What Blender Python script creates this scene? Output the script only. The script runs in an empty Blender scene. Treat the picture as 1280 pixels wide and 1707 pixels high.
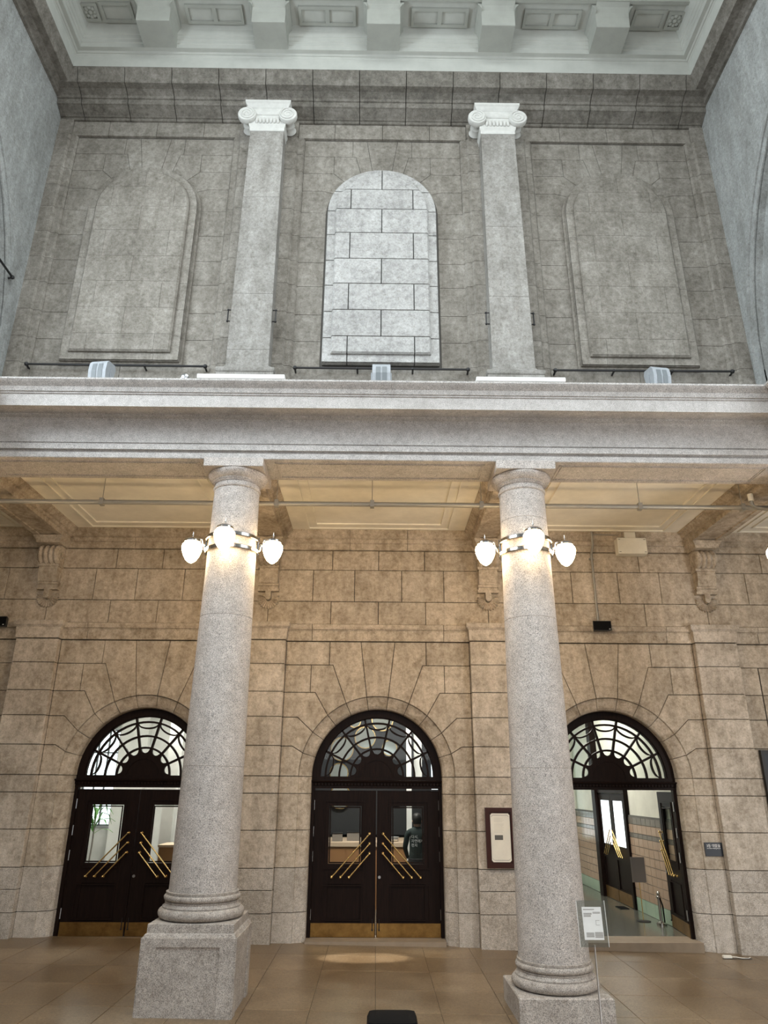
import bpy, bmesh, math, random
from math import sin, cos, pi, radians, sqrt, atan2
from mathutils import Vector, Matrix

random.seed(7)
S = bpy.context.scene
COL = S.collection

# ------------------------------------------------------------------ camera
def make_camera():
    pitch, yaw, roll = .36678, .00928, .00558
    cy, sy, cp, sp = cos(yaw), sin(yaw), cos(pitch), sin(pitch)
    f = Vector((sy*cp, cy*cp, sp)); r = Vector((cy, -sy, 0)); u = r.cross(f)
    r2 = r*cos(roll) + u*sin(roll); u2 = u*cos(roll) - r*sin(roll)
    cam = bpy.data.cameras.new('camera'); cam.sensor_fit = 'HORIZONTAL'; cam.sensor_width = 36
    cam.lens = 1188.38/1280*36; cam.clip_end = 200
    o = bpy.data.objects.new('camera', cam); COL.objects.link(o)
    m = Matrix((r2, u2, -f)).transposed().to_4x4(); m.translation = Vector((-.0228, -12.5, 2.27))
    o.matrix_world = m
    S.camera = o
make_camera()

# ------------------------------------------------------------------ world, light, exposure
w = bpy.data.worlds.new('sky'); S.world = w; w.use_nodes = True
w.node_tree.nodes['Background'].inputs[0].default_value = (.62, .74, .95, 1)
w.node_tree.nodes['Background'].inputs[1].default_value = .5
S.view_settings.view_transform = 'Standard'; S.view_settings.look = 'None'
S.view_settings.exposure = 0; S.view_settings.gamma = 1
S.view_settings.use_curve_mapping = False

def area(name, loc, target, sx, sy, power, color):
    l = bpy.data.lights.new(name, 'AREA'); l.shape = 'RECTANGLE'; l.size = sx; l.size_y = sy
    l.energy = power; l.color = color
    o = bpy.data.objects.new(name, l); COL.objects.link(o); o.location = loc
    o.rotation_euler = (Vector(target)-Vector(loc)).to_track_quat('-Z', 'Y').to_euler()
    return o
# daylight through the big arched window of the entrance front, behind the camera
area('window_daylight', (.5, -17.6, 6.0), (0, -3, 4.0), 8.5, 5.5, 440, (1.0, .98, .96))
# daylight through the great arched windows of the two side walls
for sx, power in ((-1, 900), (1, 330)):
    area('side_window_daylight', (sx*6.3, -8.0, 9.3), (0, -8.0, 8.6), 5.4, 3.0, power, (.82, .92, 1.0))
# daylight from the stained-glass skylight in the hall ceiling
area('skylight_daylight', (0, -10.5, 14.7), (0, -9.5, 0), 6.5, 6.5, 1050, (.90, .96, .97))
# daylight from the glazed side entrance in the right-hand aisle
area('side_entrance_daylight', (8.2, -6.6, 2.4), (4.6, 0, 2.2), 2.2, 3.4, 300, (1.0, .98, .96))

# added spot, no known fixture, for the bright patch before the middle door
sl = bpy.data.lights.new('ceiling_spot', 'SPOT'); sl.energy = 26000; sl.spot_size = radians(4.6); sl.spot_blend = .5; sl.color = (1, .95, .86); sl.shadow_soft_size = .05
so = bpy.data.objects.new('ceiling_spot', sl); COL.objects.link(so); so.location = (1.2, -13.0, 13.9)
so.scale = (1, .36, 1)
so.rotation_euler = (Vector((-.16, -.85, 0))-so.location).to_track_quat('-Z', 'Y').to_euler()

# ------------------------------------------------------------------ materials
MATS = {}
def mat(name, base, rough=.6, metal=0., spec=.5):
    m = bpy.data.materials.new(name); m.use_nodes = True
    b = m.node_tree.nodes['Principled BSDF']
    b.inputs['Base Color'].default_value = (*base, 1); b.inputs['Roughness'].default_value = rough
    b.inputs['Metallic'].default_value = metal
    b.inputs['Specular IOR Level'].default_value = spec
    MATS[name] = m
    return m, m.node_tree, b
def link(t, a, b): t.links.new(a, b)
def noise(t, scale, detail=4, rough=.6, coord=None, vec_scale=None):
    n = t.nodes.new('ShaderNodeTexNoise'); n.inputs['Scale'].default_value = scale
    n.inputs['Detail'].default_value = detail; n.inputs['Roughness'].default_value = rough
    if coord is None:
        g = t.nodes.new('ShaderNodeNewGeometry'); coord = g.outputs['Position']
    if vec_scale:
        mp = t.nodes.new('ShaderNodeMapping'); mp.inputs['Scale'].default_value = vec_scale
        link(t, coord, mp.inputs[0]); coord = mp.outputs[0]
    link(t, coord, n.inputs['Vector'])
    return n
def ramp(t, fac, stops):
    r = t.nodes.new('ShaderNodeValToRGB'); e = r.color_ramp.elements
    while len(e) < len(stops): e.new(.5)
    for x, (p, c) in zip(e, stops):
        x.position = p; x.color = (*c, 1) if len(c) == 3 else c
    link(t, fac, r.inputs[0]); return r
def mix(t, fac, a, b, mode='MIX'):
    m = t.nodes.new('ShaderNodeMix'); m.data_type = 'RGBA'; m.blend_type = mode
    for sock, v in ((m.inputs[0], fac), (m.inputs[6], a), (m.inputs[7], b)):
        if isinstance(v, (int, float)): sock.default_value = v
        elif isinstance(v, tuple): sock.default_value = (*v, 1)
        else: link(t, v, sock)
    return m.outputs[2]
def mth(t, op, a, b):
    m = t.nodes.new('ShaderNodeMath'); m.operation = op
    for s, v in zip(m.inputs, (a, b)):
        if isinstance(v, (int, float)): s.default_value = v
        else: link(t, v, s)
    return m.outputs[0]
def bump(t, b, h, strength=.3, dist=.01):
    n = t.nodes.new('ShaderNodeBump'); n.inputs['Strength'].default_value = strength; n.inputs['Distance'].default_value = dist
    link(t, h, n.inputs['Height']); link(t, n.outputs[0], b.inputs['Normal'])

def stone_mat(name, dark, mid, light, rough=.85, blotch=2.2, streak=True, var=.14, speck=0., grain=160, mottle=.7):
    m, t, b = mat(name, mid, rough, spec=.25)
    n1 = noise(t, blotch, 6, .72); n2 = noise(t, 11, 5, .65); n3 = noise(t, 70, 3, .6)
    f = mth(t, 'ADD', mth(t, 'MULTIPLY', n1.outputs[0], .5), mth(t, 'MULTIPLY', n2.outputs[0], .5))
    c = ramp(t, f, [(.36, dark), (.5, mid), (.64, light)]).outputs[0]
    if streak:
        n4 = noise(t, 1.4, 5, .7, vec_scale=(3, 3, .7))
        c = mix(t, .55, c, ramp(t, n4.outputs[0], [(.35, (.55, .53, .5)), (.6, (1, 1, 1))]).outputs[0], 'MULTIPLY')
    n5 = noise(t, 24, 6, .75)
    c = mix(t, mottle, c, ramp(t, n5.outputs[0], [(.36, (.70, .67, .63)), (.50, (1, 1, 1)), (.66, (1.12, 1.11, 1.10))]).outputs[0], 'MULTIPLY')
    g = ramp(t, n3.outputs[0], [(.35, (.82, .82, .82)), (.65, (1.12, 1.12, 1.12))]).outputs[0]
    c = mix(t, .8, c, g, 'MULTIPLY')
    if speck:
        v = noise(t, grain, 2, .5)
        c = mix(t, speck, c, ramp(t, v.outputs[0], [(.38, (.30, .30, .31)), (.47, (.9, .9, .9)), (.62, (1.25, 1.22, 1.2))]).outputs[0], 'MULTIPLY')
    oi = t.nodes.new('ShaderNodeObjectInfo')
    k = mth(t, 'ADD', mth(t, 'MULTIPLY', oi.outputs['Random'], var), 1-var/2)
    cc = t.nodes.new('ShaderNodeCombineColor')
    for i in range(3): link(t, k, cc.inputs[i])
    c = mix(t, 1., c, cc.outputs[0], 'MULTIPLY')
    link(t, c, b.inputs['Base Color'])
    bump(t, b, mth(t, 'ADD', n2.outputs[0], n3.outputs[0]), .25, .008)
    return m
stone_mat('stone_warm', (.31, .255, .19), (.50, .43, .345), (.64, .57, .48))
stone_mat('stone_pilaster', (.36, .31, .245), (.54, .475, .40), (.67, .605, .525))
stone_mat('stone_base', (.36, .32, .27), (.49, .445, .39), (.60, .555, .50), streak=False, speck=.5, grain=110)
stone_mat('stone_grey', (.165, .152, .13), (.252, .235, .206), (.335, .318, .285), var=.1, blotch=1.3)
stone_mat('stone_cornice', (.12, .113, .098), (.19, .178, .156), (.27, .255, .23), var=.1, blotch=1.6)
stone_mat('stone_pale', (.26, .257, .25), (.385, .382, .37), (.48, .48, .468), streak=False, var=.08, blotch=2.8)
stone_mat('stone_side', (.28, .29, .285), (.34, .355, .35), (.41, .425, .42), var=.04, blotch=1.2)
stone_mat('granite', (.43, .395, .365), (.53, .49, .455), (.62, .58, .545), rough=.7, streak=False, var=.02, speck=.8, grain=120, mottle=.3)
stone_mat('granite_plinth', (.33, .295, .26), (.44, .40, .36), (.54, .50, .455), rough=.75, streak=False, var=.05, speck=.7, grain=140, mottle=.6)
stone_mat('granite_ledge', (.41, .39, .37), (.50, .48, .46), (.585, .565, .545), rough=.75, streak=False, var=.03, speck=.65, grain=130, mottle=.4)
mat('mortar', (.055, .045, .035), .95); mat('mortar_grey', (.10, .095, .085), .95); mat('mortar_pale', (.14, .14, .13), .95); mat('mortar_dark', (.05, .05, .047), .95)
def paint(name, col, rough=.75, sc=2.):
    m, t, b = mat(name, col, rough, spec=.3)
    n = noise(t, sc, 5, .65)
    link(t, ramp(t, n.outputs[0], [(.3, tuple(c*.88 for c in col)), (.7, tuple(min(1, c*1.07) for c in col))]).outputs[0], b.inputs['Base Color'])
paint('plaster', (.36, .37, .335)); paint('plaster_bright', (.45, .46, .425)); paint('capital_white', (.58, .58, .55), .7, 9)
paint('aisle_white', (.86, .82, .72)); paint('threshold_stone', (.30, .235, .17), .6, 6); paint('room_cream', (.80, .80, .72)); paint('room_white', (.86, .86, .84))
paint('slab_white', (.9, .9, .88)); paint('fixture_grey', (.36, .385, .41), .45, 14)
paint('box_white', (.82, .79, .70), .5); paint('paper', (.86, .81, .70), .8); paint('sheet', (.74, .75, .73), .7)
mat('black_metal', (.012, .012, .013), .45); mat('black_plastic', (.012, .012, .013), .5); mat('black_cloth', (.004, .004, .0045), .8, spec=.12)
mat('vent_dark', (.16, .18, .19), .5); mat('navy', (.012, .018, .028), .45); mat('letter_white', (.85, .85, .85), .6)
mat('letter_grey', (.30, .29, .27), .8); mat('letter_faint', (.58, .54, .46), .8); mat('photo_grey', (.12, .115, .105), .6)
mat('steel', (.55, .56, .57), .28, 1.); mat('chrome', (.48, .46, .43), .16, 1.); mat('pipe_grey', (.33, .32, .29), .5, .4)
mat('brass', (.78, .56, .24), .24, 1.); mat('green_paint', (.12, .42, .26), .5); mat('skin', (.55, .36, .26), .6)
mat('hair', (.012, .01, .009), .6); mat('shirt', (.011, .022, .021), .85); mat('trousers', (.02, .02, .024), .85)
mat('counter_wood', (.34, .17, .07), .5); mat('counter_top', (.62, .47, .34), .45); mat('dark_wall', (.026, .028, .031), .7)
mat('leaf', (.10, .30, .05), .5); mat('pot', (.2, .18, .16), .7); mat('screen', (.05, .12, .18), .3)
def wood():
    m, t, b = mat('dark_wood', (.03, .015, .011), .5, spec=.12)
    n = noise(t, 7, 5, .6, vec_scale=(6, 6, .6))
    link(t, ramp(t, n.outputs[0], [(.3, (.006, .003, .0024)), (.7, (.014, .0068, .005))]).outputs[0], b.inputs['Base Color'])
wood()
m, t, b = mat('frame_wood', (.045, .012, .009), .35)
def kick():
    m, t, b = mat('kick_brass', (.42, .26, .085), .42, .85)
    n = noise(t, 3.5, 6, .7)
    link(t, ramp(t, n.outputs[0], [(.3, (.15, .075, .02)), (.7, (.36, .21, .065))]).outputs[0], b.inputs['Base Color'])
kick()
def floor_mat():
    m, t, b = mat('floor_stone', (.26, .19, .13), .22, spec=.5)
    n1 = noise(t, 1.1, 6, .7); n2 = noise(t, 34, 4, .7); n3 = noise(t, 120, 2, .6)
    c = ramp(t, n1.outputs[0], [(.3, (.145, .095, .052)), (.5, (.20, .14, .083)), (.7, (.265, .195, .125))]).outputs[0]
    c = mix(t, .9, c, ramp(t, n2.outputs[0], [(.34, (.66, .64, .60)), (.5, (1, 1, 1)), (.68, (1.25, 1.24, 1.22))]).outputs[0], 'MULTIPLY')
    c = mix(t, .8, c, ramp(t, n3.outputs[0], [(.38, (.55, .53, .5)), (.5, (1, 1, 1)), (.64, (1.3, 1.28, 1.25))]).outputs[0], 'MULTIPLY')
    oi = t.nodes.new('ShaderNodeObjectInfo'); k = mth(t, 'ADD', mth(t, 'MULTIPLY', oi.outputs['Random'], .26), .87)
    cc = t.nodes.new('ShaderNodeCombineColor')
    for i in range(3): link(t, k, cc.inputs[i])
    link(t, mix(t, 1., c, cc.outputs[0], 'MULTIPLY'), b.inputs['Base Color'])
    link(t, ramp(t, n1.outputs[0], [(.3, (.30,)*3), (.7, (.36,)*3)]).outputs[0], b.inputs['Roughness'])
floor_mat()
def tile_mat(name, a, c):
    m, t, b = mat(name, a, .25)
    n = noise(t, 5, 4, .6)
    oi = t.nodes.new('ShaderNodeObjectInfo')
    link(t, mix(t, mth(t, 'MULTIPLY', n.outputs[0], 1.), a, c), b.inputs['Base Color'])
tile_mat('tile_pink', (.40, .27, .19), (.55, .40, .30)); tile_mat('tile_dark', (.15, .135, .12), (.24, .215, .19))
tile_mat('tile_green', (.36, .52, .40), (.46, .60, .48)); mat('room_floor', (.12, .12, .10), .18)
def glass(name, tint, refl=.014):
    m = bpy.data.materials.new(name); m.use_nodes = True; t = m.node_tree; t.nodes.clear()
    o = t.nodes.new('ShaderNodeOutputMaterial'); mx = t.nodes.new('ShaderNodeMixShader')
    tr = t.nodes.new('ShaderNodeBsdfTransparent'); tr.inputs[0].default_value = (*tint, 1)
    gl = t.nodes.new('ShaderNodeBsdfGlossy'); gl.inputs['Roughness'].default_value = .02
    mx.inputs[0].default_value = refl
    link(t, tr.outputs[0], mx.inputs[1]); link(t, gl.outputs[0], mx.inputs[2]); link(t, mx.outputs[0], o.inputs[0])
    MATS[name] = m
glass('glass', (.94, .96, .95)); glass('acrylic', (.80, .84, .83), .12)
def emit(name, col, strength):
    m = bpy.data.materials.new(name); m.use_nodes = True; t = m.node_tree
    b = t.nodes['Principled BSDF']; b.inputs['Base Color'].default_value = (.8, .8, .8, 1)
    b.inputs['Emission Color'].default_value = (*col, 1); b.inputs['Emission Strength'].default_value = strength
    MATS[name] = m
emit('globe_glow', (1., .72, .40), 54); emit('globe_glow_front', (1., .74, .42), 20); emit('lamp_glow', (1., .93, .8), 9); emit('daylight_pane', (.86, .95, 1.), 1.7)

# ------------------------------------------------------------------ mesh helpers
class MB:
    def __init__(s): s.v = []; s.f = []
    def add(s, vs, fs):
        b = len(s.v); s.v += [tuple(p) for p in vs]; s.f += [tuple(i+b for i in f) for f in fs]; return s
    def box(s, x0, x1, y0, y1, z0, z1):
        return s.add([(x, y, z) for x in (x0, x1) for y in (y0, y1) for z in (z0, z1)],
                     [(0, 1, 3, 2), (4, 6, 7, 5), (0, 4, 5, 1), (2, 3, 7, 6), (0, 2, 6, 4), (1, 5, 7, 3)])
    def cbox(s, x0, x1, y0, y1, z0, z1, c=.01):      # box with chamfered vertical and top edges
        r = lambda e, z: [(x0+e, y0, z), (x1-e, y0, z), (x1, y0+e, z), (x1, y1-e, z), (x1-e, y1, z), (x0+e, y1, z), (x0, y1-e, z), (x0, y0+e, z)]
        q = lambda z: [(x0+2*c, y0+c, z), (x1-2*c, y0+c, z), (x1-c, y0+2*c, z), (x1-c, y1-2*c, z), (x1-2*c, y1-c, z), (x0+2*c, y1-c, z), (x0+c, y1-2*c, z), (x0+c, y0+2*c, z)]
        return s.loft([q(z0), r(c, z0+c), r(c, z1-c), q(z1)])
    def loft(s, rings, closed=True, caps=True):
        n = len(rings[0]); vs = [p for r in rings for p in r]; fs = []
        for i in range(len(rings)-1):
            for j in range(n if closed else n-1):
                k = (j+1) % n
                fs.append((i*n+j, i*n+k, (i+1)*n+k, (i+1)*n+j))
        if caps and closed: fs += [tuple(range(n)), tuple(range((len(rings)-1)*n, len(rings)*n))]
        return s.add(vs, fs)
    def prism(s, poly, y0, y1):                     # polygon (x,z) extruded along y
        return s.loft([[(x, y0, z) for x, z in poly], [(x, y1, z) for x, z in poly]])
    def sx(s, prof, x0, x1):                        # profile (y,z) extruded along x
        return s.loft([[(x0, y, z) for y, z in prof], [(x1, y, z) for y, z in prof]])
    def sy(s, prof, y0, y1):                        # profile (x,z) extruded along y
        return s.prism(prof, y0, y1)
    def sz(s, prof, z0, z1):                        # profile (x,y) extruded along z
        return s.loft([[(x, y, z0) for x, y in prof], [(x, y, z1) for x, y in prof]])
    def lathe(s, prof, c=(0, 0, 0), n=24, axis='z', caps=True):
        rings = []
        for r, h in prof:
            ring = []
            for i in range(n):
                a = 2*pi*i/n; p, q = r*cos(a), r*sin(a)
                ring.append({'z': (c[0]+p, c[1]+q, c[2]+h), 'y': (c[0]+p, c[1]+h, c[2]+q), 'x': (c[0]+h, c[1]+p, c[2]+q)}[axis])
            rings.append(ring)
        return s.loft(rings, caps=caps)
    def tube(s, pts, r, n=8):
        pts = [Vector(p) for p in pts]; rings = []
        for i, p in enumerate(pts):
            d = (pts[min(i+1, len(pts)-1)]-pts[max(i-1, 0)]).normalized()
            u = d.orthogonal().normalized() if i == 0 else (u - d*u.dot(d)).normalized()
            w_ = d.cross(u)
            rr = r[i] if isinstance(r, (list, tuple)) else r
            rings.append([p+(u*cos(2*pi*k/n)+w_*sin(2*pi*k/n))*rr for k in range(n)])
        return s.loft(rings)
    def ball(s, c, r, n=10):
        prof = [(max(r*sin(pi*i/6), 1e-4), -r*cos(pi*i/6)) for i in range(7)]
        return s.lathe(prof, c, n)
    def ring(s, c, r0, r1, a0, a1, y0, y1, n=8):    # annular sector in xz, angle from vertical
        A = [a0+(a1-a0)*i/n for i in range(n+1)]
        sec = lambda a: [(c[0]+r*sin(a), y, c[1]+r*cos(a)) for r, y in ((r0, y0), (r1, y0), (r1, y1), (r0, y1))]
        return s.loft([sec(a) for a in A])
    def mesh(s, name, m, smooth=None):
        me = bpy.data.meshes.new(name); me.from_pydata(s.v, [], s.f)
        bm = bmesh.new(); bm.from_mesh(me); bmesh.ops.recalc_face_normals(bm, faces=bm.faces); bm.to_mesh(me); bm.free()
        if smooth is not None:
            me.shade_smooth(); me.set_sharp_from_angle(angle=radians(smooth))
        me.materials.append(MATS[m]); return me
    def build(s, name, m, parent=None, smooth=None, loc=None, **p):
        return link_obj(name, s.mesh(name, m, smooth), parent, loc, **p)

def link_obj(name, data, parent=None, loc=None, **p):
    o = bpy.data.objects.new(name, data); COL.objects.link(o)
    if parent: o.parent = parent
    if loc: o.location = loc
    for k, v in p.items(): o[k] = v
    return o
def thing(name, label, cat, loc=(0, 0, 0), group=None, rz=0):
    o = bpy.data.objects.new(name, None); COL.objects.link(o); o.location = loc; o.rotation_euler.z = rz
    o.empty_display_size = .1
    o['label'] = label; o['category'] = cat
    if group: o['group'] = group
    return o
def structure(name, mb=None, m=None, loc=None, smooth=None):
    if mb: return mb.build(name, m, None, smooth, loc, kind='structure')
    o = bpy.data.objects.new(name, None); COL.objects.link(o); o['kind'] = 'structure'; o.empty_display_size = .1
    if loc: o.location = loc
    return o
def tag(o, label, cat, group=None):
    o['label'] = label; o['category'] = cat
    if group: o['group'] = group
    return o
def dup(o, parent=None, loc=None, **p):
    c = o.copy(); COL.objects.link(c); c.parent = parent
    if loc is not None: c.location = loc
    for k, v in p.items(): c[k] = v
    for ch in list(o.children): dup(ch, c)
    return c
def text(name, body, size, m, parent, loc, rot=(pi/2, 0, 0), align='CENTER', ext=.001):
    cu = bpy.data.curves.new(name, 'FONT'); cu.body = body; cu.size = size; cu.align_x = align; cu.extrude = ext
    cu.materials.append(MATS[m]); o = link_obj(name, cu)
    dg = bpy.context.evaluated_depsgraph_get(); me = bpy.data.meshes.new_from_object(o.evaluated_get(dg)); bpy.data.objects.remove(o)
    me.name = name; o = link_obj(name, me, parent, loc, kind='stuff'); o.rotation_euler = rot; return o

def inset(poly, d):                                  # move every edge of a polygon inwards by d
    n = len(poly); ar = sum(poly[i][0]*poly[(i+1) % n][1]-poly[(i+1) % n][0]*poly[i][1] for i in range(n))
    sg = 1 if ar > 0 else -1; out = []
    for i in range(n):
        p0, p1, p2 = (Vector(poly[(i+k) % n]) for k in (-1, 0, 1))
        e1, e2 = (p1-p0).normalized(), (p2-p1).normalized()
        n1, n2 = Vector((-e1.y, e1.x))*sg, Vector((-e2.y, e2.x))*sg
        k = 1+n1.dot(n2)
        out.append(tuple(p1+(n1+n2)*(d/max(k, .25))))
    return out
def clip(poly, a, b, c):                             # keep a*x+b*z<=c
    out = []
    for i in range(len(poly)):
        p, q = poly[i], poly[(i+1) % len(poly)]
        dp, dq = a*p[0]+b*p[1]-c, a*q[0]+b*q[1]-c
        if dp <= 0: out.append(p)
        if (dp < 0) != (dq < 0) and dp != dq:
            k = dp/(dp-dq); out.append((p[0]+(q[0]-p[0])*k, p[1]+(q[1]-p[1])*k))
    res = []
    for p in out:
        if not res or (Vector(p)-Vector(res[-1])).length > 1e-5: res.append(p)
    return res
def block(mb, poly, yf, yb, gap=.005, ch=.006):      # stone with a chamfered face, front at yf
    a, b_ = inset(poly, gap), inset(poly, gap+ch)
    s_ = 1 if yb > yf else -1
    return mb.loft([[(x, yf, z) for x, z in b_], [(x, yf+ch*s_, z) for x, z in a], [(x, yb, z) for x, z in a]])
def rect(x0, x1, z0, z1): return [(x0, z0), (x1, z0), (x1, z1), (x0, z1)]
def mir(poly): return [(-x, z) for x, z in reversed(poly)]
def arc(c, r, a0, a1, n): return [(c[0]+r*sin(a0+(a1-a0)*i/n), c[1]+r*cos(a0+(a1-a0)*i/n)) for i in range(n+1)]
BAY = 3.93; BAYS = (-BAY, 0, BAY); PX = 1.965

# ------------------------------------------------------------------ setting: lower wall
ZS = 2.41; RI = 1.085; RO = 1.285                    # arch centre height, radii
bk = MB()
def bay_back(x, door=True):
    for r, y0, y1 in ((RO-.01, .03, .28), (RI+.004, .28, .5)):
        a = arc((x, ZS), r, pi/2, -pi/2, 20)
        poly = [(x-PX, -.2), (x-PX, 6.7), (x+PX, 6.7), (x+PX, -.2)]
        if door: poly += [(x+r, -.2)] + a + [(x-r, -.2)]
        bk.prism(poly, y0, y1)
for x in BAYS: bay_back(x)
for sx in (-1, 1): bk.box(sx*3*PX, sx*(3*PX+2.6), .03, .5, -.2, 6.7)
wall_back = structure('wall_back', bk, 'mortar')

def bay_stones():
    out = []
    ring_prof = [(RO, 0), (RO-.006, .022), (RO-.05, .045), (RI+.05, .085), (RI+.012, .115), (RI, .14), (RI, .27)]
    dg = radians
    J = [8.18, 24.5, 40.9, 57.3, 73.6, 90]
    O = [(.298, 4.625), (.777, 4.22), (1.065, 3.755), (1.347, 3.345), (1.415, 2.88), (RO, ZS)]
    def vous(a0, a1, outer):
        mb = MB(); g = .005
        poly = arc((0, ZS), RO, a0, a1, 5) + outer
        block(mb, poly, 0, .03, g, .005)
        A = [a0+g/RO+(a1-a0-2*g/RO)*i/5 for i in range(6)]
        pr = ring_prof + [(RO-.02, .27)]
        mb.loft([[(r*sin(a), y, ZS+r*cos(a)) for r, y in pr] for a in A])
        return mb
    def add(mb): out.append(mb.mesh('stone', 'stone_base' if max(p[2] for p in mb.v) < 1.07 else 'stone_warm'))
    add(vous(-dg(J[0]), dg(J[0]), [O[0], (-O[0][0], O[0][1])]))
    ex = {0: [(.777, 4.22), (.84, 4.22), (.84, 4.625), (.298, 4.625)], 1: [(1.065, 3.755), (1.152, 3.755), (1.152, 4.22), (.777, 4.22)],
          2: [(1.347, 3.345), (1.6, 3.345), (1.6, 3.755), (1.065, 3.755)], 3: [(1.415, 2.88), (1.6, 2.88), (1.6, 3.345), (1.347, 3.345)],
          4: [(1.6, ZS), (1.6, 2.88), (1.415, 2.88)]}
    for i in range(5):
        add(vous(dg(J[i]), dg(J[i+1]), ex[i]))
        add(vous(-dg(J[i+1]), -dg(J[i]), [(-x, z) for x, z in reversed(ex[i])]))
    for p in (rect(.84, 1.6, 4.22, 4.625), rect(1.152, 1.6, 3.755, 4.22)):
        add(block(MB(), p, 0, .03)); add(block(MB(), mir(p), 0, .03))
    L = [-.2, .435, 1.058, 1.60, 2.146, ZS]
    pr = [(1.595, 0)] + ring_prof + [(1.595, .27)]
    for z0, z1 in zip(L, L[1:]):
        for s_ in (1, -1):
            add(MB().sz([(s_*x, y) for x, y in pr], z0+.005, z1-.005))
    st = [(.03, 4.635), (-.035, 4.635), (-.035, 4.80), (-.05, 4.825), (-.075, 4.83), (-.085, 4.86), (-.085, 4.915), (.03, 4.925)]
    for x0, x1 in ((-1.6, -1.154), (-1.154, 1.154), (1.154, 1.6)):
        out.append(MB().sx(st, x0+.004, x1-.004).mesh('string_course', 'stone_warm'))
    for zz, ed in (((4.93, 5.345), (-PX, -.845, 0, .845, PX)), ((5.345, 5.93), (-PX, -1.18, -.43, .42, 1.18, PX)), ((5.93, 6.30), (-PX, -.84, 0, .84, PX))):
        for x0, x1 in zip(ed, ed[1:]): add(block(MB(), rect(x0, x1, *zz), 0, .03))
    cr = [(.03, 6.305), (-.03, 6.31), (-.03, 6.42), (-.06, 6.435), (-.06, 6.50), (-.10, 6.52), (-.15, 6.60), (-.16, 6.66), (.03, 6.66)]
    for x0, x1 in zip((-PX, -.53, .53, PX), (-.53, .53, PX)):
        out.append(MB().sx(cr, x0+.004, x1-.004).mesh('crown_moulding', 'stone_warm'))
    return out
BS = bay_stones()
for x in BAYS:
    for me in BS: link_obj(me.name.split('.')[0], me, wall_back, (x, 0, 0))
# outer half bays beyond the last pilasters
for sx in (-1, 1):
    lv = [-.2, .435, 1.058, 1.60, 2.146, 2.41, 2.88, 3.345, 3.755, 4.22, 4.625]
    for z0, z1 in zip(lv, lv[1:]):
        p = rect(6.265, 6.62 if z0 < 4.2 else 7.3, z0, z1)
        block(MB(), p if sx > 0 else mir(p), 0, .03).build('stone', 'stone_warm', wall_back)
        p = rect(6.64, 8.4, z0, z1)
        if z0 < 4.2: block(MB(), p if sx > 0 else mir(p), .02, .03).build('stone', 'stone_warm', wall_back)
    for me in BS:
        n = me.name.split('.')[0]
        if n in ('string_course', 'crown_moulding') or min(v.co.z for v in me.vertices) > 4.9:
            link_obj(n, me, wall_back, (sx*2*BAY, 0, 0))

# pilasters of the lower wall
def lower_pilaster():
    out = []
    lv = [-.2, .435, .75, 1.058, 1.60, 2.146, 2.41, 2.88, 3.345, 3.755, 4.22, 4.625]
    for z0, z1 in zip(lv, lv[1:]):
        g = .003 if z1 == .75 else .005
        c = .006
        sec = lambda e: [(-.365+e, .0), (-.365+e, -.13+c+e), (-.365+c+e, -.13+e), (.365-c-e, -.13+e), (.365-e, -.13+c+e), (.365-e, .0)]
        out.append(MB().loft([[(x, y, z) for x, y in sec(e)] for e, z in ((c, z0+g), (0, z0+g+c), (0, z1-g-c), (c, z1-g))]).mesh('stone', 'stone_base' if z1 < 1.1 else 'stone_pilaster'))
    cap = MB()
    R = lambda h, y, z: [(-h, 0, z), (-h, y, z), (h, y, z), (h, 0, z)]
    cap.loft([R(.37, -.14, 4.635), R(.375, -.15, 4.64), R(.385, -.16, 4.82), R(.41, -.185, 4.845), R(.425, -.20, 4.86), R(.425, -.20, 4.935)])
    out.append(cap.mesh('pilaster_capital', 'stone_pilaster'))
    return out
LP = lower_pilaster()
for x in (-3*PX, -PX, PX, 3*PX):
    core = structure('pilaster', MB().box(-.35, .35, -.115, .04, -.2, 4.9), 'mortar', (x, 0, 0))
    for me in LP: link_obj(me.name.split('.')[0], me, core)

# ------------------------------------------------------------------ setting: floor (falls slightly to the right)
FT = .016
floor = structure('floor', MB().box(-9, 9, -18.4, .2, -.3, -.006), 'mortar')
floor.rotation_euler.y = FT
tm = None
nx, ny, tx, ty = 17, 6, .708, .9
tb = MB(); g = .0025
tb.loft([[(x, y, z) for x, y in ((g+e, g+e), (tx-g-e, g+e), (tx-g-e, ty-g-e), (g+e, ty-g-e))] for e, z in ((0, -.03), (0, -.002), (.003, 0))])
tme = tb.mesh('floor_tile', 'floor_stone')
for j in range(ny):
    for i in range(nx):
        link_obj('floor_tile', tme, floor, ((i-nx/2+.5)*tx, -(j+1)*ty+.18, 0))
rest = MB().box(-9, 9, -18.4, -ny*ty+.18, -.03, 0)
rest.build('floor_paving', 'floor_stone', floor)
for sx in (-1, 1): MB().box(*sorted((sx*6.018+.354, sx*9)), -ny*ty+.18, .2, -.03, -.001).build('floor_paving', 'floor_stone', floor)

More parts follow.
